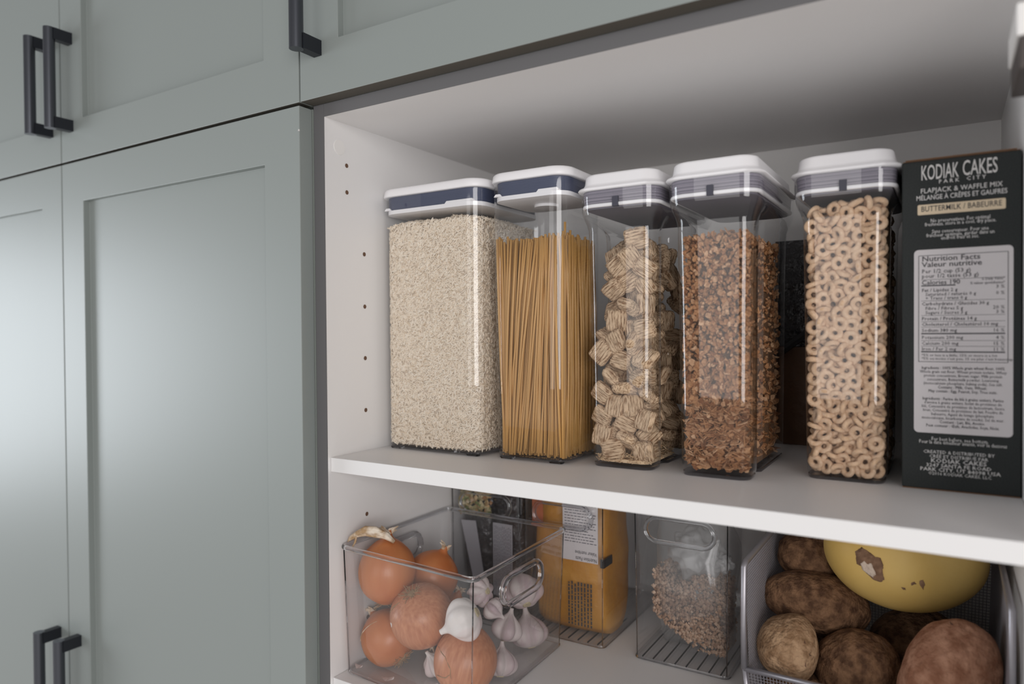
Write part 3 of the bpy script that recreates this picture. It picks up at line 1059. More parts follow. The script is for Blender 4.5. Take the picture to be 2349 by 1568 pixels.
def rings():
    base = Vector(DISP[2][0])
    ms = []
    for s in range(5):
        V, F_ = torus(0.0054, 0.0028 + 0.0001 * s, 18, 9, s)
        ms.append(mesh_from('oat_ring', V, F_, M['ring'], smooth=True))
    hx = BW / 2 - 0.0035
    lo = (-hx + 0.0064, 0.0082, 0.0120)
    hi = (hx - 0.0064, 0.0640, 0.2900)
    P = relax(1130, lo, hi, 0.0118, 80, 9)
    order = np.argsort(P[:, 1] + np.where(P[:, 0] > 0.03, -0.0, 0.0))
    first = None
    mb = MB()
    for c, idx in enumerate(order):
        x, y, z = P[idx]
        r = 0.012
        k = abs(x) - (hx - r)
        if k > 0 and y < r:
            y = max(y, 0.0035 + 0.004 + r - math.sqrt(max(r * r - k * k, 0)))
        if 0.034 < y < 0.060 and abs(x) > hx - 0.014:
            x = math.copysign(hx - 0.014, x)
        inset = 0.0035 * (1 - z / 0.268) if z < 0.268 else 0
        x *= 1 - inset / 0.04
        near = y < 0.0125
        q = (base.x + x, base.y + y + inset * 0.4, z)
        if near and random.random() < 0.50:
            nrm = Vector((random.gauss(0, 0.35), -1, random.gauss(0, 0.35)))
        else:
            nrm = Vector((random.gauss(0, 1), random.gauss(0, 0.8), random.gauss(0, 1)))
        rot = nrm.to_track_quat('Z', 'Y').to_euler()
        if c < 300:
            if first is None:
                o = first = link('oat_ring', ms[0], None, q, rot)
                tag(o, 'small toasted oat ring in the tall dispenser next to the black box', 'cereal', 'oat rings in the dispenser')
            else:
                o = first.copy()
                o.data = random.choice(ms)
                COL.objects.link(o)
                o.location, o.rotation_euler = q, rot
        else:
            V, F_ = torus(0.0054, 0.0029, 10, 6, c % 5)
            R_ = rot.to_matrix()
            mb.add([Vector(q) + R_ @ Vector(v) for v in V], F_)
    # remaining depth, coarser
    for _ in range(900):
        x = random.uniform(-hx + 0.006, hx - 0.006)
        y = random.uniform(0.066, BD - 0.012)
        z = random.uniform(0.012, 0.289)
        if abs(x) < hx - 0.02 and z < 0.27:
            x = math.copysign(hx - 0.008, x)
        V, F_ = torus(0.00505, 0.0026, 8, 5, 0)
        R_ = Euler((random.uniform(0, 6), random.uniform(0, 6), 0)).to_matrix()
        mb.add([Vector((base.x + x, base.y + y, z)) + R_ @ Vector(v) for v in V], F_)
    o = mb.build('oat_ring_fill', M['ring'], None, smooth=True)
    tag(o, 'toasted oat rings packed deeper inside the dispenser next to the black box', 'cereal', None, 'stuff')


rings()

# ---------------------------------------------------------------- black mix box
BXL, BXR, BY = 0.6315, 0.7290, 0.1685


def mix_box():
    t = thing('pancake_mix_box', 'black cardboard mix box with white nutrition panel at the right end of the shelf', 'box', (BXL, BY, 0))
    w = BXR - BXL
    h = 0.3255
    MB().box(0, w, 0, 0.20, 0.0012, h - 0.0015).build('carton', M['box'], t, bevel=0.0012)
    for a in ((0.001, w - 0.001, 0.0015, 0.198, h - 0.0015, h - 0.0006), (0.003, w - 0.004, -0.0004, 0.19, h - 0.0006, h + 0.0004), (0.0006, w - 0.0006, 0.0006, 0.199, 0.0002, 0.0012)):
        MB().box(*a).build('carton_flap', M['card_edge'], t)
    x0, x1, z0, z1 = 0.0105, w - 0.0065, 0.0565, 0.2365

    def plate(name, a, b, c, d, r, yy, m, par):
        q = rrect(a, b, c, d, 0, r, 5)
        mb = MB()
        mb.loft([[(px, yy, pz) for px, pz, _ in q], [(px, yy - 0.0001, pz) for px, pz, _ in q]])
        return mb.build(name, m, par)
    lab = plate('nutrition_panel', x0, x1, z0, z1, 0.004, -0.0001, M['label'], t)
    pc = (x0 + x1) / 2
    bl = MB()

    def rule(a, b, z, th):
        bl.box(a, b, -0.00035, -0.00025, z - th / 2, z + th / 2)
    k = 0.2365

    def yz(py):   # picture row of the panel to height on the box
        return 0.2370 - (py - 570) * (0.2370 - 0.0562) / (997 - 570)
    L, R_ = x0 + 0.0050, x1 - 0.0050
    zb, zt = yz(831), yz(585)
    for z in (zb, zt):
        rule(L - 0.001, R_ + 0.001, z, 0.0005)
    for x in (L - 0.001, R_ + 0.001):
        bl.box(x - 0.00025, x + 0.00025, -0.00035, -0.00025, zb, zt)
    rows = [(641, .0003, 1), (655, .0011, .42), (690, .0003, 1), (724, .0003, 1), (738, .0003, 1), (751, .0003, 1), (766, .0012, 1), (782, .0003, 1), (795, .0003, 1), (808, .0012, 1)]
    for py, th, frac in rows:
        rule(L + 0.0012, L + 0.0012 + (R_ - L - 0.0024) * frac, yz(py), th)
    bl.build('panel_rules', M['print_black'], lab)
    A, T = L + 0.0016, R_ - 0.0016
    it = [('Nutrition Facts', A, yz(598), 0.0070, 'LEFT', .018, 1.12), ('Valeur nutritive', A, yz(611.5), 0.0070, 'LEFT', .018, 1.12),
          ('Per 1/2 cup (53 g)', A, yz(626), 0.0056, 'LEFT', 0), ('pour 1/2 tasse (53 g)', A, yz(637), 0.0056, 'LEFT', 0),
          ('Calories 190', A, yz(652.5), 0.0062, 'LEFT', .012), ('% Daily Value*', T, yz(646), 0.0036, 'RIGHT', .01, .85), ('% valeur quotidienne*', T, yz(655), 0.0036, 'RIGHT', .01, .85),
          ('Fat / Lipides 2 g', A, yz(669), 0.0047, 'LEFT', .012), ('3 %', T, yz(665), 0.0047, 'RIGHT', 0),
          ('Saturated / satur\u00e9s 0 g', A + .003, yz(678.5), 0.0046, 'LEFT', 0), ('0 %', T, yz(679), 0.0047, 'RIGHT', 0),
          ('+ Trans / trans 0 g', A + .003, yz(687.5), 0.0046, 'LEFT', 0),
          ('Carbohydrate / Glucides 30 g', A, yz(700.5), 0.0046, 'LEFT', .010), ('Fibre / Fibres 5 g', A + .003, yz(711), 0.0046, 'LEFT', 0), ('20 %', T, yz(711), 0.0047, 'RIGHT', 0),
          ('Sugars / Sucres 3 g', A + .003, yz(721), 0.0046, 'LEFT', 0), ('3 %', T, yz(721), 0.0047, 'RIGHT', 0),
          ('Protein / Prot\u00e9ines 14 g', A, yz(735), 0.0047, 'LEFT', .010), ('Cholesterol / Cholest\u00e9rol 10 mg', A, yz(748), 0.0047, 'LEFT', .010),
          ('Sodium 380 mg', A, yz(762), 0.0047, 'LEFT', .010), ('16 %', T, yz(762), 0.0047, 'RIGHT', 0),
          ('Potassium 200 mg', A, yz(778.5), 0.0047, 'LEFT', 0), ('4 %', T, yz(778.5), 0.0047, 'RIGHT', 0),
          ('Calcium 200 mg', A, yz(792), 0.0047, 'LEFT', 0), ('15 %', T, yz(792), 0.0047, 'RIGHT', 0),
          ('Iron / Fer 2 mg', A, yz(805), 0.0047, 'LEFT', 0), ('11 %', T, yz(805), 0.0047, 'RIGHT', 0),
          ('*5% or less is a little, 15% or more is a lot', A, yz(818.5), 0.0036, 'LEFT', 0), ('*5% ou moins c\'est peu, 15 ou plus c\'est beaucoup', A, yz(826.5), 0.0036, 'LEFT', 0)]
    small = ['Ingredients : 100% Whole grain wheat flour, 100%', 'Whole grain oat flour, Wheat protein isolate, Whey', 'protein concentrate, Brown sugar, Milk protein', 'concentrate, Buttermilk powder, Leavening', '(monocalcium phosphate, baking soda), Sea salt.',
             'Contains : Milk, Oats, Wheat.', 'May contain : Egg, Peanut, Soy, Tree nuts.', '', 'Ingr\u00e9dients : Farine de bl\u00e9 \u00e0 grains entiers, Farine', "d'avoine \u00e0 grains entiers, Isolat de prot\u00e9ines de", 'bl\u00e9, Concentr\u00e9 de prot\u00e9ines de lactos\u00e9rum, Sucre',
             'brun, Concentr\u00e9 de prot\u00e9ines de lait, Poudre de', 'babeurre, Agent de levage (phosphate', 'monocalcique, bicarbonate de soude), Sel de mer.', 'Contient : Lait, Bl\u00e9, Avoine.', 'Peut contenir : \u0152ufs, Arachides, Soya, Noix.']
    py = 848
    for s in small:
        if s:
            bold = .022 if ('ontain' in s or 'ontient' in s or 'ontenir' in s or 'ngr' in s) else .004
            it.append((s, pc, yz(py), 0.0040, 'CENTER', bold, 0.83))
        py += 8.9
    tm = text_mesh([(a_, b_, c_, d_, e_, f_ + .008) + tuple(g_) for a_, b_, c_, d_, e_, f_, *g_ in it])
    tm.v = [(x, y - 0.00042, z) for x, y, z in tm.v]
    tm.build('panel_text', M['print_black'], lab)
    # white lettering
    c = w / 2

    def zz(py):
        return 0.3262 - (py - 362) * 0.3262 / (1130 - 362)
    wt = [('KODIAK', c - .0168, zz(412), 0.0205, 'CENTER', .016, .405), ('CAKES', c + .0160, zz(410.5), 0.0205, 'CENTER', .016, .46),
          ('P A R K', c - .009, zz(423), 0.0052, 'CENTER', .02, 1.0), ('C I T Y', c + .013, zz(422), 0.0052, 'CENTER', .02, 1.0),
          ('FLAPJACK & WAFFLE MIX', c + .0005, zz(442.5), 0.0066, 'CENTER', .014, .86, 1.05), ('M\u00c9LANGE \u00c0 CR\u00caPES ET GAUFRES', c + .0005, zz(458.5), 0.0066, 'CENTER', .014, .76, 1.0),
          ('No preservatives. For optimal', c, zz(511), 0.0050, 'CENTER', .012, .80), ('freshness, store in a cool, dry place.', c, zz(519), 0.0050, 'CENTER', .012, .80),
          ('Sans conservateur. Pour une', c, zz(536), 0.0050, 'CENTER', .012, .80), ('fra\u00eecheur optimale, garder dans un', c, zz(544.5), 0.0050, 'CENTER', .012, .80), ('endroit frais et sec.', c, zz(552), 0.0050, 'CENTER', .012, .80),
          ('For best before, see bottom.', c, zz(1014), 0.0050, 'CENTER', .012, .80), ('Pour la date \u00abmeilleur avant\u00bb, voir le dessous', c + .002, zz(1021.5), 0.0050, 'CENTER', .012, .78),
          ('CREATED & DISTRIBUTED BY', c - .001, zz(1044), 0.0045, 'CENTER', .004, 1.0), ('CR\u00c9\u00c9 ET DISTRIBU\u00c9 PAR', c - .001, zz(1054), 0.0045, 'CENTER', .004, 1.0),
          ('KODIAK CAKES', c - .001, zz(1065), 0.0058, 'CENTER', .022, 1.12), ('3247 SANTA FE ROAD', c - .001, zz(1075), 0.0048, 'CENTER', .020, 1.14), ('PARK CITY, UT 84098 USA', c, zz(1085), 0.0050, 'CENTER', .018, 1.14),
          ('\u00a92016 KODIAK CAKES, LLC', c, zz(1093.5), 0.0042, 'CENTER', 0, 1.0)]
    for nm, part in (('brand_lettering', wt[:4]), ('product_lettering', wt[4:6]), ('storage_note', wt[6:11]), ('best_before_note', wt[11:13]), ('address_lettering', wt[13:])):
        tm = text_mesh(part)
        tm.v = [(x, y - 0.00022, z) for x, y, z in tm.v]
        tm.build(nm, M['print_white'], t)
    fb = plate('flavour_banner', 0.0135, w - 0.0125, zz(492.5), zz(469), 0.0012, -0.0001, M['print_tan'], t)
    tm = text_mesh([('BUTTERMILK / BABEURRE', c + .0005, zz(485), 0.0074, 'CENTER', .03, .76, 1.04)])
    tm.v = [(x, y - 0.0003, z) for x, y, z in tm.v]
    tm.build('banner_text', M['print_black'], fb)


mix_box()

# dark pack at the back, seen between two dispensers
bp = thing('food_package', 'dark brown package at the back, in the gap left of the oat ring dispenser', 'package', (0.515, 0.425, 0))
mb = MB()
mb.loft([rrect(-0.06, 0.06, -0.03, 0.03, 0.0005, 0.01, 4), rrect(-0.063, 0.063, -0.034, 0.034, 0.03, 0.012, 4), rrect(-0.062, 0.062, -0.032, 0.032, 0.10, 0.012, 4), rrect(-0.06, 0.06, -0.028, 0.028, 0.135, 0.01, 4)])
mb.build('pack_body', M['brown_pack'], bp, sharp=0.8)
mb = MB()
mb.tube([(-0.055, -0.034, 0.118), (-0.01, -0.036, 0.152), (0.03, -0.034, 0.172)], 0.0055, 6)
mb.build('strap', M['black_strap'], bp)
mb = MB()
mb.loft([rrect(-0.055, 0.055, -0.024, 0.026, 0.136, 0.01, 4), rrect(-0.055, 0.055, -0.016, 0.02, 0.24, 0.01, 4), rrect(-0.055, 0.055, -0.003, 0.003, 0.285, 0.002, 4)])
mb.build('pack_top', M['dark_bag'], bp, sharp=0.8)

# ---------------------------------------------------------------- lower shelf: clear bins


def ring_handle(c, axis, hl, hh, r, name, parent, m):
    """stadium-shaped grip ring; axis 'y' runs along y on an x wall, 'x' along x on a y wall"""
    pts = []
    n = 8
    s = hl - hh
    for cx, a0 in ((s, -PI / 2), (-s, PI / 2)):
        for k in range(n + 1):
            a = a0 + PI * k / n
            u, v = cx + hh * math.cos(a), hh * math.sin(a)
            pts.append((c[0], c[1] + u, c[2] + v) if axis == 'y' else (c[0] + u, c[1], c[2] + v))
    return MB().tube(pts, r, 10, closed=True).build(name, m, parent, smooth=True)


def quad_bin(name, label, bot, topc, z0, z1, r, parts):
    t = thing(name, label, 'storage bin', (0, 0, 0))
    cx = sum(p[0] for p in bot) / 4
    cy = sum(p[1] for p in bot) / 4
    t.location = (cx, cy, z0)

    def L_(c):
        return [(a - cx, b - cy) for a, b in c]
    b_, t_ = L_(bot), L_(topc)

    def mid(f):
        return [(b_[i][0] * (1 - f) + t_[i][0] * f, b_[i][1] * (1 - f) + t_[i][1] * f) for i in range(4)]
    h = z1 - z0
    rings = []
    ins = [((p[0]) * 0.985, (p[1]) * 0.985) for p in b_]
    rings.append(rquad(ins, 0.0012, r))
    rings.append(rquad(b_, 0.0035, r))
    for f in (0.25, 0.5, 0.75, 1.0):
        rings.append(rquad(mid(f), 0.0035 + (h - 0.0035) * f, r))
    MB().loft(rings, cap0=True, cap1=False).build('bin_body', M['clear_bin'], t, sharp=0.7)
    MB().tube([(x, y, h) for x, y, _ in rquad(t_, 0, r)], 0.0033, 12, closed=True).build('rim', M['rim'], t, smooth=True)
    MB().tube([(x, y, 0.0023) for x, y, _ in rquad(b_, 0, r)], 0.0018, 8, closed=True).build('base_bead', M['rim'], t, smooth=True)
    for i in (0, 1, 2):
        a, b = Vector(b_[i]), Vector(t_[i])
        k = 0.0024
        sx, sy = (1, -1, -1)[i] * k, (1, 1, -1)[i] * k
        MB().tube([(a.x + sx, a.y + sy, 0.004), (b.x + sx, b.y + sy, h - 0.002)], 0.0008, 8).build('corner_edge', M['corner'], t, smooth=True)
    return t, cx, cy


OB = [(0.0045, 0.0250), (0.2120, 0.0130), (0.2075, 0.2390), (0.0045, 0.2430)]
OT = [(0.0040, 0.0180), (0.2235, 0.0020), (0.2160, 0.2380), (0.0040, 0.2460)]
ob, cx, cy = quad_bin('storage_bin', 'wide clear plastic bin holding onions and garlic', OB, OT, ZS, -0.1170, 0.011, None)
ring_handle((0.2220 - cx, 0.110 - cy, -0.1520 - ZS), 'y', 0.047, 0.017, 0.0042, 'grip', ob, M['rim'])
ring_handle((0.0075 - cx, 0.128 - cy, -0.1520 - ZS), 'y', 0.047, 0.017, 0.0042, 'grip', ob, M['rim'])


def tall_bin(label, x0, x1, y0, y1, zt=-0.072):
    t = quad_bin('storage_bin', label, [(x0 + .002, y0 + .0015), (x1 - .002, y0 + .0015), (x1 - .002, y1), (x0 + .002, y1)], [(x0, y0), (x1, y0), (x1, y1 + .001), (x0, y1 + .001)], ZS, zt, 0.009, None)
    b, cx, cy = t
    ring_handle(((x0 + x1) / 2 - cx, y0 - cy + 0.0005, -0.1040 - ZS), 'x', 0.046, 0.0160, 0.0032, 'grip', b, M['rim'])
    # ribs moulded in the floor
    mb = MB()
    n = 8
    for k in range(n):
        x = x0 + 0.012 + (x1 - x0 - 0.024) * k / (n - 1) - cx
        mb.tube([(x, y0 + 0.004 - cy, 0.0040), (x, y1 - 0.004 - cy, 0.0040)], 0.0011, 6)
    mb.build('floor_ribs', M['rim'], b, smooth=True)
    return b


tall_bin('narrow clear bin with nut bags, behind the onion bin', 0.0040, 0.1330, 0.2530, 0.482)
tall_bin('narrow clear bin holding the amber bag', 0.1370, 0.2670, 0.2530, 0.482)
tall_bin('narrow clear bin holding a knotted bag of granola', 0.3095, 0.4380, 0.2530, 0.482)


def pillow(w, d, h, seed=0, amp=0.006, nz=14, nr=28, pinch_top=0.25, pinch_bot=0.5, power=3.5):
    """soft bag: superellipse sections pinched at both ends and crumpled"""
    rings = []
    for j in range(nz + 1):
        t = j / nz
        s = min(1, (math.sin(PI * min(t * 1.0, 1)) ** 0.35) if 0 < t < 1 else 0)
        sw = 1 - (1 - s) * (pinch_top if t > 0.5 else pinch_bot) * 0.3
        sd = max(0.06, 1 - (1 - s) * (pinch_top if t > 0.5 else pinch_bot) * 3.2)
        ring = []
        for k in range(nr):
            a = 2 * PI * k / nr
            ca, sa = math.cos(a), math.sin(a)
            x = math.copysign(abs(ca) ** (2 / power), ca) * w / 2 * sw
            y = math.copysign(abs(sa) ** (2 / power), sa) * d / 2 * sd
            nn = noise.noise(Vector((x * 22, y * 22, t * h * 22 + seed * 9.1))) * amp
            ring.append((x + nn * ca, y + nn * sa, t * h))
        rings.append(ring)
    return MB().loft(rings)


def blob(name, pts, m, parent=None, r=(0.003, 0.006), seed=1):
    """many little faceted pieces"""
    rnd = random.Random(seed)
    mb = MB()
    for p in pts:
        s = rnd.uniform(*r)
        V = []
        for t in ((0, 0, 1), (1, 0, 0), (0, 1, 0), (-1, 0, 0), (0, -1, 0), (0, 0, -1)):
            V.append(Vector(p) + Vector(t) * s * rnd.uniform(0.6, 1.2))
        mb.add(V, [(0, 1, 2), (0, 2, 3), (0, 3, 4), (0, 4, 1), (5, 2, 1), (5, 3, 2), (5, 4, 3), (5, 1, 4)])
    return mb.build(name, m, parent)


# bags in the first narrow bin
ZB = ZS + 0.0055


def label_lines(x0, x1, z0, z1, y, n, vertical=False, seed=0, th=0.0007):
    rnd = random.Random(seed)
    mb = MB()
    for k in range(n):
        if vertical:
            x = x0 + (x1 - x0) * (k + 0.5) / n
            z = z0
            while z < z1 - 0.003:
                L = rnd.uniform(0.002, 0.007)
                mb.box(x - th / 2, x + th / 2, y - 0.0001, y, z, min(z + L, z1))
                z += L + 0.0013
        else:
            z = z0 + (z1 - z0) * (k + 0.5) / n
            x = x0
            end = x1 - rnd.random() * (x1 - x0) * 0.3
            while x < end:
                L = rnd.uniform(0.002, 0.007)
                mb.box(x, min(x + L, x1), y - 0.0001, y, z - th / 2, z + th / 2)
                x += L + 0.0013
    return mb


nb = thing('nut_bag', 'dark bag with window of orange and green nuts, left one behind the onions', 'food bag', (0.038, 0.300, ZB), group='bags in the first narrow bin')
pillow(0.058, 0.050, 0.215, 3, 0.004).build('bag_film', M['dark_bag'], nb, smooth=True)
rn = random.Random(4)
bl_ = blob('nuts', [(rn.uniform(-0.026, 0.028), -0.0235 - rn.random() * 0.007, rn.uniform(0.152, 0.196)) for _ in range(190)], M['nuts'], nb, (0.003, 0.006))
lb = MB()
lb.add([(-0.026, -0.0292, 0.138), (0.002, -0.0292, 0.140), (0.020, -0.0292, 0.040), (0.000, -0.0292, 0.036), (-0.026, -0.0285, 0.138), (0.002, -0.0285, 0.140), (0.020, -0.0285, 0.040), (0.000, -0.0285, 0.036)],
       [(3, 2, 1, 0), (4, 5, 6, 7), (0, 1, 5, 4), (1, 2, 6, 5), (2, 3, 7, 6), (3, 0, 4, 7)])
lo_ = lb.build('paper_label', M['grey_label'], nb)

nb2 = thing('nut_bag', 'dark foil bag with upright grey label, right one behind the onions', 'food bag', (0.095, 0.300, ZB), group='bags in the first narrow bin')
pillow(0.056, 0.050, 0.215, 7, 0.004).build('bag_film', M['dark_bag'], nb2, smooth=True)
lb = MB()
lb.box(-0.0225, 0.0125, -0.0292, -0.0285, 0.030, 0.142)
lo2 = lb.build('paper_label', M['grey_label'], nb2)
label_lines(-0.021, 0.011, 0.045, 0.138, -0.0293, 11, True, 3).build('label_text', M['notch'], lo2)
blob('foil_wrapper', [(rn.uniform(-0.022, 0.016), -0.0255 - rn.random() * 0.004, rn.uniform(0.150, 0.195)) for _ in range(40)], M['clear_base'], nb2, (0.003, 0.006), 3)

# amber bag
ab = thing('pasta_bag', 'amber film bag with upside-down white nutrition label and black print', 'food bag', (0.203, 0.3175, ZB))
pillow(0.119, 0.108, 0.205, 13, 0.003, power=6, pinch_bot=0.15).build('bag_film', M['yellow_bag'], ab, smooth=True)
fy = -0.0578
lb = MB()
lb.box(-0.0030, 0.0520, fy, fy + 0.0006, 0.110, 0.206)
wl = lb.build('nutrition_label', M['label'], ab)
lines = label_lines(0.000, 0.050, 0.135, 0.204, fy - 0.0001, 17, False, 8, 0.0010)
lines.build('label_text', M['notch'], wl)
up_ = text_mesh([('Nutrition Facts', 0, 0, 0.0075, 'LEFT', .02), ('Valeur nutritive', 0, -0.0085, 0.0075, 'LEFT', .02)])
up_.v = [(0.0505 - x * 0.72, y + fy - 0.0002, 0.1145 - z + 0.002) for x, y, z in up_.v]
up_.build('label_heading', M['print_black'], wl)
label_lines(0.004, 0.044, 0.018, 0.080, fy - 0.0001, 8, True, 21, 0.0024).build('bag_print', M['print_black'], ab)
MB().box(-0.054, -0.036, fy + 0.0006, fy + 0.0016, 0.150, 0.206).build('red_panel', M['red_print'], ab)
tp = MB()
tp.box(0.0605, 0.0618, -0.058, -0.030, 0.106, 0.118)
tp.box(0.056, 0.0618, -0.0590, -0.0580, 0.106, 0.118)
tp.build('black_tape', M['black_strap'], ab)

# knotted granola bag
gb = thing('granola_bag', 'clear knotted plastic bag of granola in the bin beside the wire basket', 'food bag', (0.376, 0.318, ZB))
pillow(0.108, 0.104, 0.185, 17, 0.010, pinch_top=0.3, pinch_bot=0.55, power=3).build('bag_film', M['film'], gb, smooth=True)
rg = random.Random(6)
pts = []
while len(pts) < 5200:
    x, y, z = rg.uniform(-0.047, 0.047), rg.uniform(-0.044, 0.03), rg.uniform(0.008, 0.118)
    taper = min(1, 0.62 + z / 0.12)
    topz = 0.104 + 0.008 * math.sin(x * 90)
    if z > topz or (x < -0.048 + max(0, 0.055 - z) * 1.3) or abs(y) > 0.046 * taper:
        continue
    if abs(x) < 0.034 and y > -0.030 and z < topz - 0.01:
        continue
    pts.append((x, y, z))
blob('granola', pts, M['granola'], gb, (0.0016, 0.0036), 5)


def crumple(r, sx, sy, sz, seed, amp, z0=0):
    bm = bmesh.new()
    bmesh.ops.create_icosphere(bm, subdivisions=4, radius=1)
    for v in bm.verts:
        p = v.co.copy()
        n = noise.noise(p * 2.2 + Vector((seed, 0, 0))) * amp + noise.noise(p * 5.5 + Vector((0, seed, 0))) * amp * 0.45
        p *= 1 + n
        v.co = Vector((p.x * sx, p.y * sy, p.z * sz)) * r
    me = bpy.data.meshes.new('c')
    bm.to_mesh(me)
    bm.free()
    me.polygons.foreach_set('use_smooth', [True] * len(me.polygons))
    return me


me = crumple(1, 0.033, 0.028, 0.030, 3, 0.5)
me.materials.append(M['film_knot'])
link('bag_knot', me, gb, (0.006, -0.018, 0.137))
me = crumple(1, 0.012, 0.012, 0.012, 9, 0.5)
me.materials.append(M['film_knot'])
link('bag_knot', me, gb, (0.044, -0.026, 0.130))

# ---------------------------------------------------------------- produce


def lathe(profile, nr=40, seed=0, wob=0.03, lobes=0, lobe_amp=0.0, ridge=0.0):
    rings = []
    for r, z in profile:
        ring = []
        for k in range(nr):
            a = 2 * PI * k / nr
            q = r * (1 + wob * noise.noise(Vector((math.cos(a) * 1.2, math.sin(a) * 1.2, z * 18 + seed * 4.7))))
            if lobes:
                q *= 1 + lobe_amp * (abs(math.cos(lobes * a / 2 + seed)) - 0.6) * min(1, r / 0.012)
            ring.append((q * math.cos(a), q * math.sin(a), z))
        rings.append(ring)
    return rings


def smooth_profile(ctrl, n=26):
    """Catmull-Rom through (r, z) control points"""
    P = [Vector((a, b)) for a, b in ctrl]
    out = []
    for i in range(len(P) - 1):
        p0, p1, p2, p3 = P[max(i - 1, 0)], P[i], P[i + 1], P[min(i + 2, len(P) - 1)]
        m_ = max(2, n // (len(P) - 1))
        for k in range(m_):
            t = k / m_
            q = 0.5 * ((2 * p1) + (p2 - p0) * t + (2 * p0 - 5 * p1 + 4 * p2 - p3) * t * t + (3 * p1 - p0 - 3 * p2 + p3) * t ** 3)
            out.append((max(q.x, 0.0004), q.y))
    out.append((max(P[-1].x, 0.0004), P[-1].y))
    return out


def onion(label, loc, r, axis, m, seed, stalk=None, squat=1.0, roots=True):
    t = thing('onion', label, 'onion', loc, group='onions in the clear bin')
    q = Vector(axis).normalized().to_track_quat('Z', 'Y')
    t.rotation_euler = q.to_euler()
    s = squat
    prof = smooth_profile([(0.0005, -0.98 * r * s), (0.30 * r, -0.93 * r * s), (0.80 * r, -0.60 * r * s), (1.0 * r, -0.02 * r), (0.86 * r, 0.52 * r * s), (0.48 * r, 0.88 * r * s), (0.20 * r, 1.03 * r * s), (0.11 * r, 1.20 * r * s), (0.10 * r, 1.26 * r * s)], 32)
    MB().loft(lathe(prof, 44, seed, 0.035)).build('bulb', m, t, smooth=True)
    rr = random.Random(seed)
    if roots:
        mb = MB()
        for _ in range(34):
            a = rr.uniform(0, 2 * PI)
            d = rr.uniform(0.0, 0.16) * r
            p = Vector((d * math.cos(a), d * math.sin(a), -0.95 * r * s))
            e = p + Vector((math.cos(a) * rr.uniform(.1, .34) * r, math.sin(a) * rr.uniform(.1, .34) * r, -rr.uniform(0.02, 0.12) * r))
            mb.tube([p, (p + e) / 2 + Vector((rr.uniform(-1, 1), rr.uniform(-1, 1), 0)) * 0.003, e], 0.00045, 4)
        mb.loft(lathe([(0.0005, -1.01 * r * s), (0.09 * r, -1.005 * r * s), (0.15 * r, -0.97 * r * s), (0.17 * r, -0.93 * r * s)], 14, seed, 0.6))
        mb.build('roots', M['root'], t)
    # dry neck tuft
    mb = MB()
    for _ in range(9):
        a = rr.uniform(0, 2 * PI)
        p = Vector((0.07 * r * math.cos(a), 0.07 * r * math.sin(a), 1.15 * r * s))
        e = p + Vector((rr.uniform(-.28, .28) * r, rr.uniform(-.28, .28) * r, rr.uniform(.03, .26) * r))
        mb.tube([p, (p + e) / 2 + Vector((0, 0, .05 * r)), e], [0.003, 0.002, 0.0006], 5)
    mb.build('dry_neck', M['onion_dry'], t)
    return t


O1 = onion('large onion at the left of the bin, with a long dried stalk over the rim', (0.0455, 0.0590, -0.1540), 0.0375, (-0.05, 0.12, 1.0), M['onion'], 1, squat=1.12)
onion('onion behind the others, only its orange top showing', (0.0665, 0.1270, -0.1775), 0.0355, (0.3, 0.3, 0.9), M['onion'], 2)
onion('middle onion with its root scar facing up and a white nick', (0.1045, 0.0565, -0.1990), 0.0400, (0.0, 0.45, -0.85), M['onion2'], 3)
onion('lowest left onion, shiny, its roots turned to the lower right', (0.0430, 0.0640, -0.2430), 0.0365, (-0.77, 0.15, 0.5), M['onion'], 4)
onion('pale onion in front lower corner with cracked skin, under the garlic bulb', (0.1725, 0.0560, -0.2395), 0.0385, (0.15, 0.2, 0.95), M['onion2'], 5, squat=1.05)
onion('onion mostly hidden beneath the two rear ones', (0.0700, 0.1530, -0.2440), 0.0360, (0.4, 0.2, 0.9), M['onion'], 6)
# long dried stalk hanging over the rim, on the first onion (in its own frame)
inv = (Matrix.Translation(O1.location) @ O1.rotation_euler.to_matrix().to_4x4()).inverted()
rs = random.Random(2)
mb = MB()
path = [Vector(p) for p in ((0.0600, 0.0560, -0.1125), (0.0520, 0.0500, -0.1045), (0.0400, 0.0430, -0.1000), (0.0280, 0.0370, -0.0990), (0.0170, 0.0330, -0.1030), (0.0085, 0.0300, -0.1085), (0.0050, 0.0290, -0.1130))]
for j in range(9):
    off = Vector((0, rs.uniform(-1, 1), rs.uniform(-1, 1)))
    pts = [p + off * 0.0038 * math.sin(PI * min(1, (k + 0.6) / 6)) + Vector((0, 0, rs.uniform(-.0008, .0008))) for k, p in enumerate(path)]
    rr = [0.0022, 0.0034, 0.0046, 0.0040, 0.0030, 0.0022, 0.0010]
    rr = [x * rs.uniform(0.5, 0.95) for x in rr]
    mb.tube(pts, rr, 6)
mb.tube([path[4], path[4] + Vector((-0.001, -0.002, -0.010)), path[4] + Vector((-0.004, -0.004, -0.016))], [0.0018, 0.0015, 0.0008], 5)
mb.v = [tuple(inv @ Vector(v)) for v in mb.v]
mb.build('dried_stalk', M['onion_dry'], O1, smooth=True)
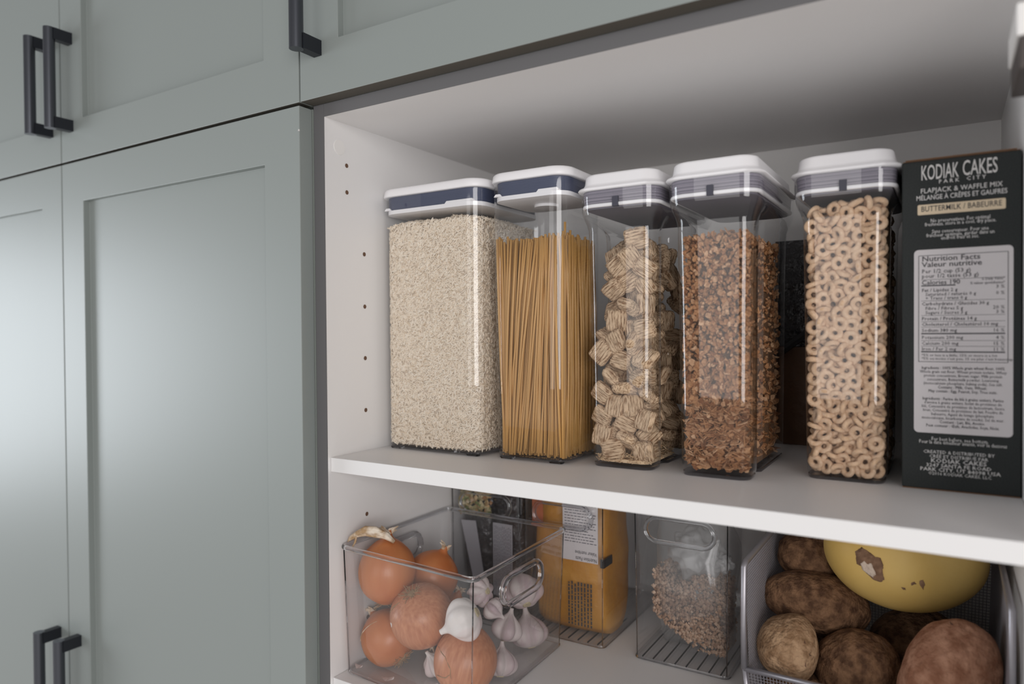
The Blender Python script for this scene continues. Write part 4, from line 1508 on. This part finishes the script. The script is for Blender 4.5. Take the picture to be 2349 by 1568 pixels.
# white nick on the middle onion's skin
mid_o = [o for o in COL.objects if o.get('label', '').startswith('middle onion')][0]
inv2 = (Matrix.Translation(mid_o.location) @ mid_o.rotation_euler.to_matrix().to_4x4()).inverted()
dv = Vector((-0.52, -0.83, -0.10)).normalized()
cpt = mid_o.location + dv * 0.0392
tn = dv.cross(Vector((0, 0, 1))).normalized()
tb = tn.cross(dv)
mb = MB()
shape = [(-4, 1), (-2, 4), (0, 1.5), (3, 3), (4, 0), (1, -1), (0, -5), (-2, -3)]
top_ = [cpt + tn * a * 0.0007 + tb * b * 0.0007 + dv * 0.0008 for a, b in shape]
bot_ = [p - dv * 0.002 for p in top_]
mb.loft([[inv2 @ p for p in bot_], [inv2 @ p for p in top_]])
mb.build('skin_nick', M['cap'], mid_o)


def crack(name, on, dirs, m, w=0.0006):
    """a thin line that follows the skin; dirs are directions from the bulb's centre"""
    from mathutils.bvhtree import BVHTree
    bulb = [c for c in on.children if c.name.startswith('bulb')][0].data
    tree = BVHTree.FromPolygons([v.co for v in bulb.vertices], [tuple(p.vertices) for p in bulb.polygons])
    Rm = on.rotation_euler.to_matrix().inverted()
    pts = []
    ds = [Rm @ Vector(d).normalized() for d in dirs]
    for i in range(len(ds) - 1):
        for k in range(5):
            d = ds[i].lerp(ds[i + 1], k / 5).normalized()
            hit = tree.ray_cast(d * 0.2, -d)[0]
            if hit is not None:
                pts.append(hit + d * 0.0001 + Vector((random.gauss(0, .0003), random.gauss(0, .0003), 0)))
    ws = [w * (0.35 + 0.65 * math.sin(PI * (i + 0.5) / len(pts))) for i in range(len(pts))]
    MB().tube(pts, ws, 5).build(name, m, on)


ON = [o for o in COL.objects if o.get('category') == 'onion']
o3 = [o for o in ON if o['label'].startswith('middle onion')][0]
o5 = [o for o in ON if o['label'].startswith('pale onion')][0]
o4 = [o for o in ON if o['label'].startswith('lowest left')][0]
crack('skin_crack', o3, [(-0.30, -0.75, 0.62), (-0.52, -0.75, 0.40), (-0.66, -0.72, 0.15)], M['root'], 0.0008)
crack('skin_crack', o5, [(-0.62, -0.62, 0.55), (-0.10, -0.85, 0.40), (0.12, -0.90, 0.15), (0.16, -0.95, -0.2)], M['root'], 0.0006)
crack('skin_crack', o5, [(-0.45, -0.85, -0.22), (-0.05, -0.95, -0.15), (0.16, -0.93, 0.02)], M['root'], 0.0006)
crack('loose_fibre', o4, [(0.00, -0.62, 0.80), (-0.45, -0.80, 0.45), (-0.72, -0.72, 0.05), (-0.76, -0.66, -0.10)], M['onion_dry'], 0.0007)


def garlic(label, loc, r, axis, seed, m, amp=0.30, cloves=7):
    t = thing('garlic_bulb', label, 'garlic', loc, group='garlic in the clear bin')
    t.rotation_euler = Vector(axis).normalized().to_track_quat('Z', 'Y').to_euler()
    prof = smooth_profile([(0.0005, -0.72 * r), (0.42 * r, -0.72 * r), (0.88 * r, -0.42 * r), (1.0 * r, 0.0), (0.80 * r, 0.42 * r), (0.50 * r, 0.72 * r), (0.24 * r, 0.96 * r), (0.15 * r, 1.18 * r), (0.13 * r, 1.34 * r)], 32)
    MB().loft(lathe(prof, 56, seed, 0.05, lobes=cloves, lobe_amp=amp)).build('bulb', m, t, smooth=True)
    mb = MB()
    mb.loft(lathe([(0.0005, -0.79 * r), (0.20 * r, -0.79 * r), (0.26 * r, -0.72 * r), (0.22 * r, -0.66 * r)], 16, seed, 0.4))
    mb.build('root_plate', M['garlic_dry'], t)
    return t


garlic('bright white garlic bulb with pointed neck, on top at the front corner', (0.1840, 0.0380, -0.1810), 0.0248, (-0.70, -0.30, -0.45), 1, M['garlic'], amp=0.13)
garlic('small pale garlic bulb just behind the front corner of the rim', (0.1600, 0.1080, -0.1750), 0.0175, (-0.7, 0.1, -0.2), 2, M['garlic2'])
garlic('purple tinged garlic seen between the white bulb and the grip', (0.1790, 0.1080, -0.1930), 0.0135, (0.6, 0.2, -0.5), 3, M['garlic2'])
garlic('garlic bulb behind the grip, the highest at the right', (0.1860, 0.1720, -0.1900), 0.0250, (-0.5, 0.4, 0.6), 4, M['garlic2'], cloves=6)
garlic('garlic bulb low at the right by the rear corner', (0.1800, 0.1960, -0.2560), 0.0245, (-0.3, 0.2, 0.85), 5, M['garlic2'], cloves=5)
garlic('garlic bulb under the grip, half behind the pale onion', (0.1800, 0.1380, -0.2290), 0.0195, (0.1, 0.3, 0.8), 6, M['garlic2'], cloves=5)
garlic('garlic bulb on the bin floor by the right wall, near the front', (0.1900, 0.1090, -0.2610), 0.0195, (-0.2, 0.4, 0.8), 7, M['garlic2'])
garlic('little garlic bulb on the floor between the onions', (0.1150, 0.0720, -0.2640), 0.0165, (-0.2, -0.3, 0.5), 8, M['garlic'])
# loose papery skins on the bin floor
for i, (x, y, a, L, lab) in enumerate(((0.125, 0.034, 0.9, 0.018, 'loose white garlic skin, long curl before the little bulb'), (0.070, 0.030, 0.3, 0.009, 'tiny loose skin scrap under the lowest onion'),
                                       (0.016, 0.036, 0.0, 0.006, 'tiny white skin scrap by the left wall of the bin'))):
    mb = MB()
    n = 7
    V = []
    for k in range(n):
        u = k / (n - 1) - 0.5
        wd_ = 0.0045 * math.cos(u * 2.6)
        for s in (-1, 1):
            V.append((u * L * 2, s * wd_, 0.0035 + 0.006 * abs(u) + 0.002 * s * u))
    V2 = [(x_, y_, z_ - 0.0004) for x_, y_, z_ in V]
    fs = [(2 * k, 2 * k + 2, 2 * k + 3, 2 * k + 1) for k in range(n - 1)] + [(2 * k + 1 + 2 * n, 2 * k + 3 + 2 * n, 2 * k + 2 + 2 * n, 2 * k + 2 * n) for k in range(n - 1)]
    mb.add(V + V2, fs)
    o = mb.build('garlic_skin', M['paper_skin'], None, loc=(x, y, ZS + 0.0012), rot=(0, 0, a))
    tag(o, lab, 'garlic skin', 'loose skins in the clear bin')

# ---------------------------------------------------------------- wire basket


def basket():
    x0, x1, y0, y1 = 0.4790, 0.7215, 0.1580, 0.4700
    zb, zl, zr = ZS + 0.004, -0.2160, -0.0985
    t = thing('wire_basket', 'grey steel mesh basket with low front holding potatoes and the squash', 'basket', ((x0 + x1) / 2, (y0 + y1) / 2, ZS))
    ox, oy, oz = t.location
    mb = MB()

    def P(x, y, z):
        return (x - ox, y - oy, z - oz)
    # frame: rim, uprights, low front lip, bottom
    R_ = 0.0034
    mb.tube([P(x0, y0, zl), P(x0 - 0.0005, y0 - 0.001, zl + 0.05), P(x0, y0, zr - 0.004), P(x0 + 0.001, y0 + 0.004, zr), P(x0, y1, zr), P(x1, y1, zr), P(x1 - 0.001, y0 + 0.004, zr), P(x1, y0, zr - 0.004), P(x1, y0, zl)], R_, 10)
    mb.tube([P(x0, y0, zl), P(x1, y0, zl)], R_ * 0.9, 10)
    q = 0.006
    mb.tube([P(x0, y0, zl), P(x0 + q, y0 + q, zb)], R_ * 0.8, 8)
    mb.tube([P(x1, y0, zl), P(x1 - q, y0 + q, zb)], R_ * 0.8, 8)
    mb.tube([P(x0 + q, y0 + q, zb), P(x1 - q, y0 + q, zb), P(x1 - q, y1 - q, zb), P(x0 + q, y1 - q, zb)], 0.0026, 8, closed=True)
    mb.build('basket_frame', M['wire'], t, smooth=True)

    def panel(name, A, B, C_, D_, step=0.0032, th=0.0008):
        """woven wires filling the quad A-B-C-D"""
        A, B, C_, D_ = map(Vector, (A, B, C_, D_))
        m2 = MB()
        nu = max(3, int((B - A).length / step))
        nv = max(3, int((D_ - A).length / step))
        for i in range(1, nu):
            u = i / nu
            m2.tube([A.lerp(B, u), D_.lerp(C_, u)], th / 2, 4, caps=False)
        for j in range(1, nv):
            v = j / nv
            m2.tube([A.lerp(D_, v), B.lerp(C_, v)], th / 2, 4, caps=False)
        m2.build(name, M['wire'], t)
    panel('mesh_side', P(x0 + q, y0 + q, zb), P(x0 + q, y1 - q, zb), P(x0, y1, zr), P(x0, y0, zr))
    panel('mesh_side', P(x1 - q, y0 + q, zb), P(x1 - q, y1 - q, zb), P(x1, y1, zr), P(x1, y0, zr))
    panel('mesh_back', P(x0 + q, y1 - q, zb), P(x1 - q, y1 - q, zb), P(x1, y1, zr), P(x0, y1, zr), 0.0038)
    panel('mesh_front', P(x0 + q, y0 + q, zb), P(x1 - q, y0 + q, zb), P(x1, y0, zl), P(x0, y0, zl))
    panel('mesh_floor', P(x0 + q, y0 + q, zb), P(x1 - q, y0 + q, zb), P(x1 - q, y1 - q, zb), P(x0 + q, y1 - q, zb), 0.006)


basket()


def potato(label, loc, radii, rot, seed, m, bumpy=0.09, eyes=7):
    t = thing('potato', label, 'potato', loc, group='potatoes in the wire basket')
    t.rotation_euler = rot
    bm = bmesh.new()
    bmesh.ops.create_icosphere(bm, subdivisions=5, radius=1)
    for v in bm.verts:
        p = v.co.copy()
        n = noise.noise(p * 0.9 + Vector((seed * 3.3, 0, 0))) * bumpy * 2 + noise.noise(p * 2.6 + Vector((0, seed, 0))) * bumpy * 0.5 + noise.noise(p * 8 + Vector((0, seed, 0))) * 0.008
        p *= 1 + n
        p.z *= 1 + 0.12 * p.x
        v.co = Vector((p.x * radii[0], p.y * radii[1], p.z * radii[2]))
    me = bpy.data.meshes.new('potato_body')
    bm.to_mesh(me)
    me.materials.append(m)
    me.polygons.foreach_set('use_smooth', [True] * len(me.polygons))
    body = link('potato_body', me, t)
    rr = random.Random(seed)
    vs = list(me.vertices)
    for _ in range(eyes):
        v = rr.choice(vs)
        n = Vector(v.normal)
        c = Vector(v.co) + n * 0.0001
        u = n.cross(Vector((rr.random(), rr.random(), rr.random()))).normalized()
        w = n.cross(u)
        mb = MB()
        L = rr.uniform(0.0015, 0.0040)
        mb.tube([c - u * L, c - u * L * 0.2 + w * 0.0006, c + u * L], [0.0003, 0.00075, 0.0003], 5)
        mb.build('eye', M['pdark'], t)
    bm.free()
    return t


potato('small dusty potato at the front left of the basket', (0.5160, 0.2060, -0.2010), (0.0325, 0.0340, 0.0380), (0.2, 0.3, 0.3), 1, M['potato2'], 0.07)
potato('long brown potato lying across, below the squash on the left', (0.5370, 0.2750, -0.1690), (0.0610, 0.036, 0.0365), (0.1, 0.18, 0.35), 2, M['potato'], 0.06)
potato('dark potato at the upper left, half hidden by the shelf edge', (0.5230, 0.3270, -0.1300), (0.0420, 0.040, 0.0375), (0, 0.1, 0.4), 3, M['potato'], 0.07)
potato('round brown potato in the middle of the front row', (0.5850, 0.2400, -0.2270), (0.0480, 0.0420, 0.0470), (0.2, 0.1, 0.4), 4, M['potato'], 0.07)
potato('largest reddish potato at the front right corner', (0.6700, 0.2060, -0.2050), (0.0465, 0.0440, 0.0700), (0.2, 0.2, 0.3), 5, M['potato3'], 0.06)
potato('potato deep at the back, in the shade under the squash', (0.6380, 0.3450, -0.2300), (0.052, 0.046, 0.046), (0, 0, 0.5), 6, M['potato'], 0.07, 3)
potato('shaded potato in the bottom layer at the left', (0.5330, 0.3100, -0.2420), (0.044, 0.038, 0.036), (0, 0, 0.2), 7, M['potato'], 0.07, 2)

potato('low flat potato on the basket floor beneath the dusty one', (0.5240, 0.2120, -0.2550), (0.036, 0.034, 0.0215), (0, 0, 0.2), 8, M['potato'], 0.05, 2)


def squash():
    t = thing('squash', 'big oval yellow squash with a rough brown scar, under the shelf edge', 'squash', (0.6280, 0.2950, -0.0990))
    t.rotation_euler = (0, 0.10, 0.50)
    bm = bmesh.new()
    bmesh.ops.create_uvsphere(bm, u_segments=72, v_segments=48, radius=1)
    A, B, C_ = 0.0880, 0.068, 0.0660
    ex = Vector((math.cos(0.5), math.sin(0.5), 0))
    for v in bm.verts:
        p = v.co.copy()
        n = 1 + 0.012 * noise.noise(p * 2)
        v.co = Vector((p.x * A, p.y * B, p.z * C_)) * n
    me = bpy.data.meshes.new('squash_body')
    bm.to_mesh(me)
    bm.free()
    me.materials.append(M['squash'])
    me.polygons.foreach_set('use_smooth', [True] * len(me.polygons))
    link('squash_body', me, t)
    # rough scars: raised irregular patches that follow the rind
    Rm = t.rotation_euler.to_matrix().to_4x4()
    Mw = Matrix.Translation(t.location) @ Rm
    inv = Mw.inverted()

    def surf(px, pz):
        """rind point in the direction (px, pz) seen from the front, in the squash's own frame"""
        o = inv @ CAMV
        tgt = inv @ Vector((t.location.x + px, t.location.y - 0.05, t.location.z + pz))
        d = (tgt - o)
        S = Vector((1 / A, 1 / B, 1 / C_))
        oo = Vector((o.x * S.x, o.y * S.y, o.z * S.z))
        dd = Vector((d.x * S.x, d.y * S.y, d.z * S.z))
        a, b, c = dd.dot(dd), 2 * oo.dot(dd), oo.dot(oo) - 1
        disc = b * b - 4 * a * c
        k = (-b - math.sqrt(max(disc, 0))) / (2 * a)
        p = o + d * k
        n = Vector((p.x * S.x ** 2, p.y * S.y ** 2, p.z * S.z ** 2)).normalized()
        return p, n

    def patch(name, poly, m, hgt, rings=3):
        cx = sum(p[0] for p in poly) / len(poly)
        cz = sum(p[1] for p in poly) / len(poly)
        fine = []
        for i in range(len(poly)):
            a, b = poly[i], poly[(i + 1) % len(poly)]
            for k in range(5):
                f = k / 5
                x, z = a[0] + (b[0] - a[0]) * f, a[1] + (b[1] - a[1]) * f
                j = noise.noise(Vector((x * 700, z * 700, 0))) * 0.0011
                fine.append((x + j, z - j))
        mb = MB()
        rgs = []
        for q, h in ((1.0, -0.0006), (0.97, hgt * 0.7), (0.75, hgt), (0.4, hgt * 0.9), (0.05, hgt * 0.8)):
            ring = []
            for x, z in fine:
                p, n = surf(cx + (x - cx) * q, cz + (z - cz) * q)
                ring.append(p + n * (h + (0.0006 * noise.noise(Vector((x * 500, z * 500, q * 3))) if h > 0 else 0)))
            rgs.append(ring)
        mb.loft(rgs, cap0=False, cap1=True)
        mb.build(name, m, t, smooth=True)
    s = 0.001
    patch('stem_scar', [(-47 * s, 6 * s), (-40 * s, 12 * s), (-31 * s, 7 * s), (-26 * s, 3 * s), (-21 * s, 3 * s), (-18 * s, -5 * s), (-19 * s, -13 * s), (-17 * s, -20 * s), (-20 * s, -25 * s), (-28 * s, -23 * s), (-35 * s, -17 * s), (-38 * s, -10 * s), (-45 * s, -8 * s), (-46 * s, 0)], M['scar'], 0.0012)
    patch('pale_scar', [(-41 * s, -6 * s), (-37 * s, -3 * s), (-34 * s, -6 * s), (-30 * s, -4 * s), (-28 * s, -9 * s), (-25 * s, -16 * s), (-28 * s, -20 * s), (-34 * s, -17 * s), (-39 * s, -13 * s)], M['scar2'], 0.0019)
    patch('small_scar', [(16 * s, -16 * s), (20 * s, -14 * s), (22 * s, -19 * s), (20 * s, -25 * s), (17 * s, -21 * s)], M['scar'], 0.0007)
    patch('small_scar', [(8 * s, -20 * s), (12 * s, -18 * s), (14 * s, -20 * s), (9 * s, -23 * s)], M['scar'], 0.0006)
    patch('small_scar', [(-1 * s, -26 * s), (3 * s, -26 * s), (4 * s, -29 * s), (1 * s, -29 * s)], M['scar'], 0.0006)


CAMV = CAM.copy()
squash()
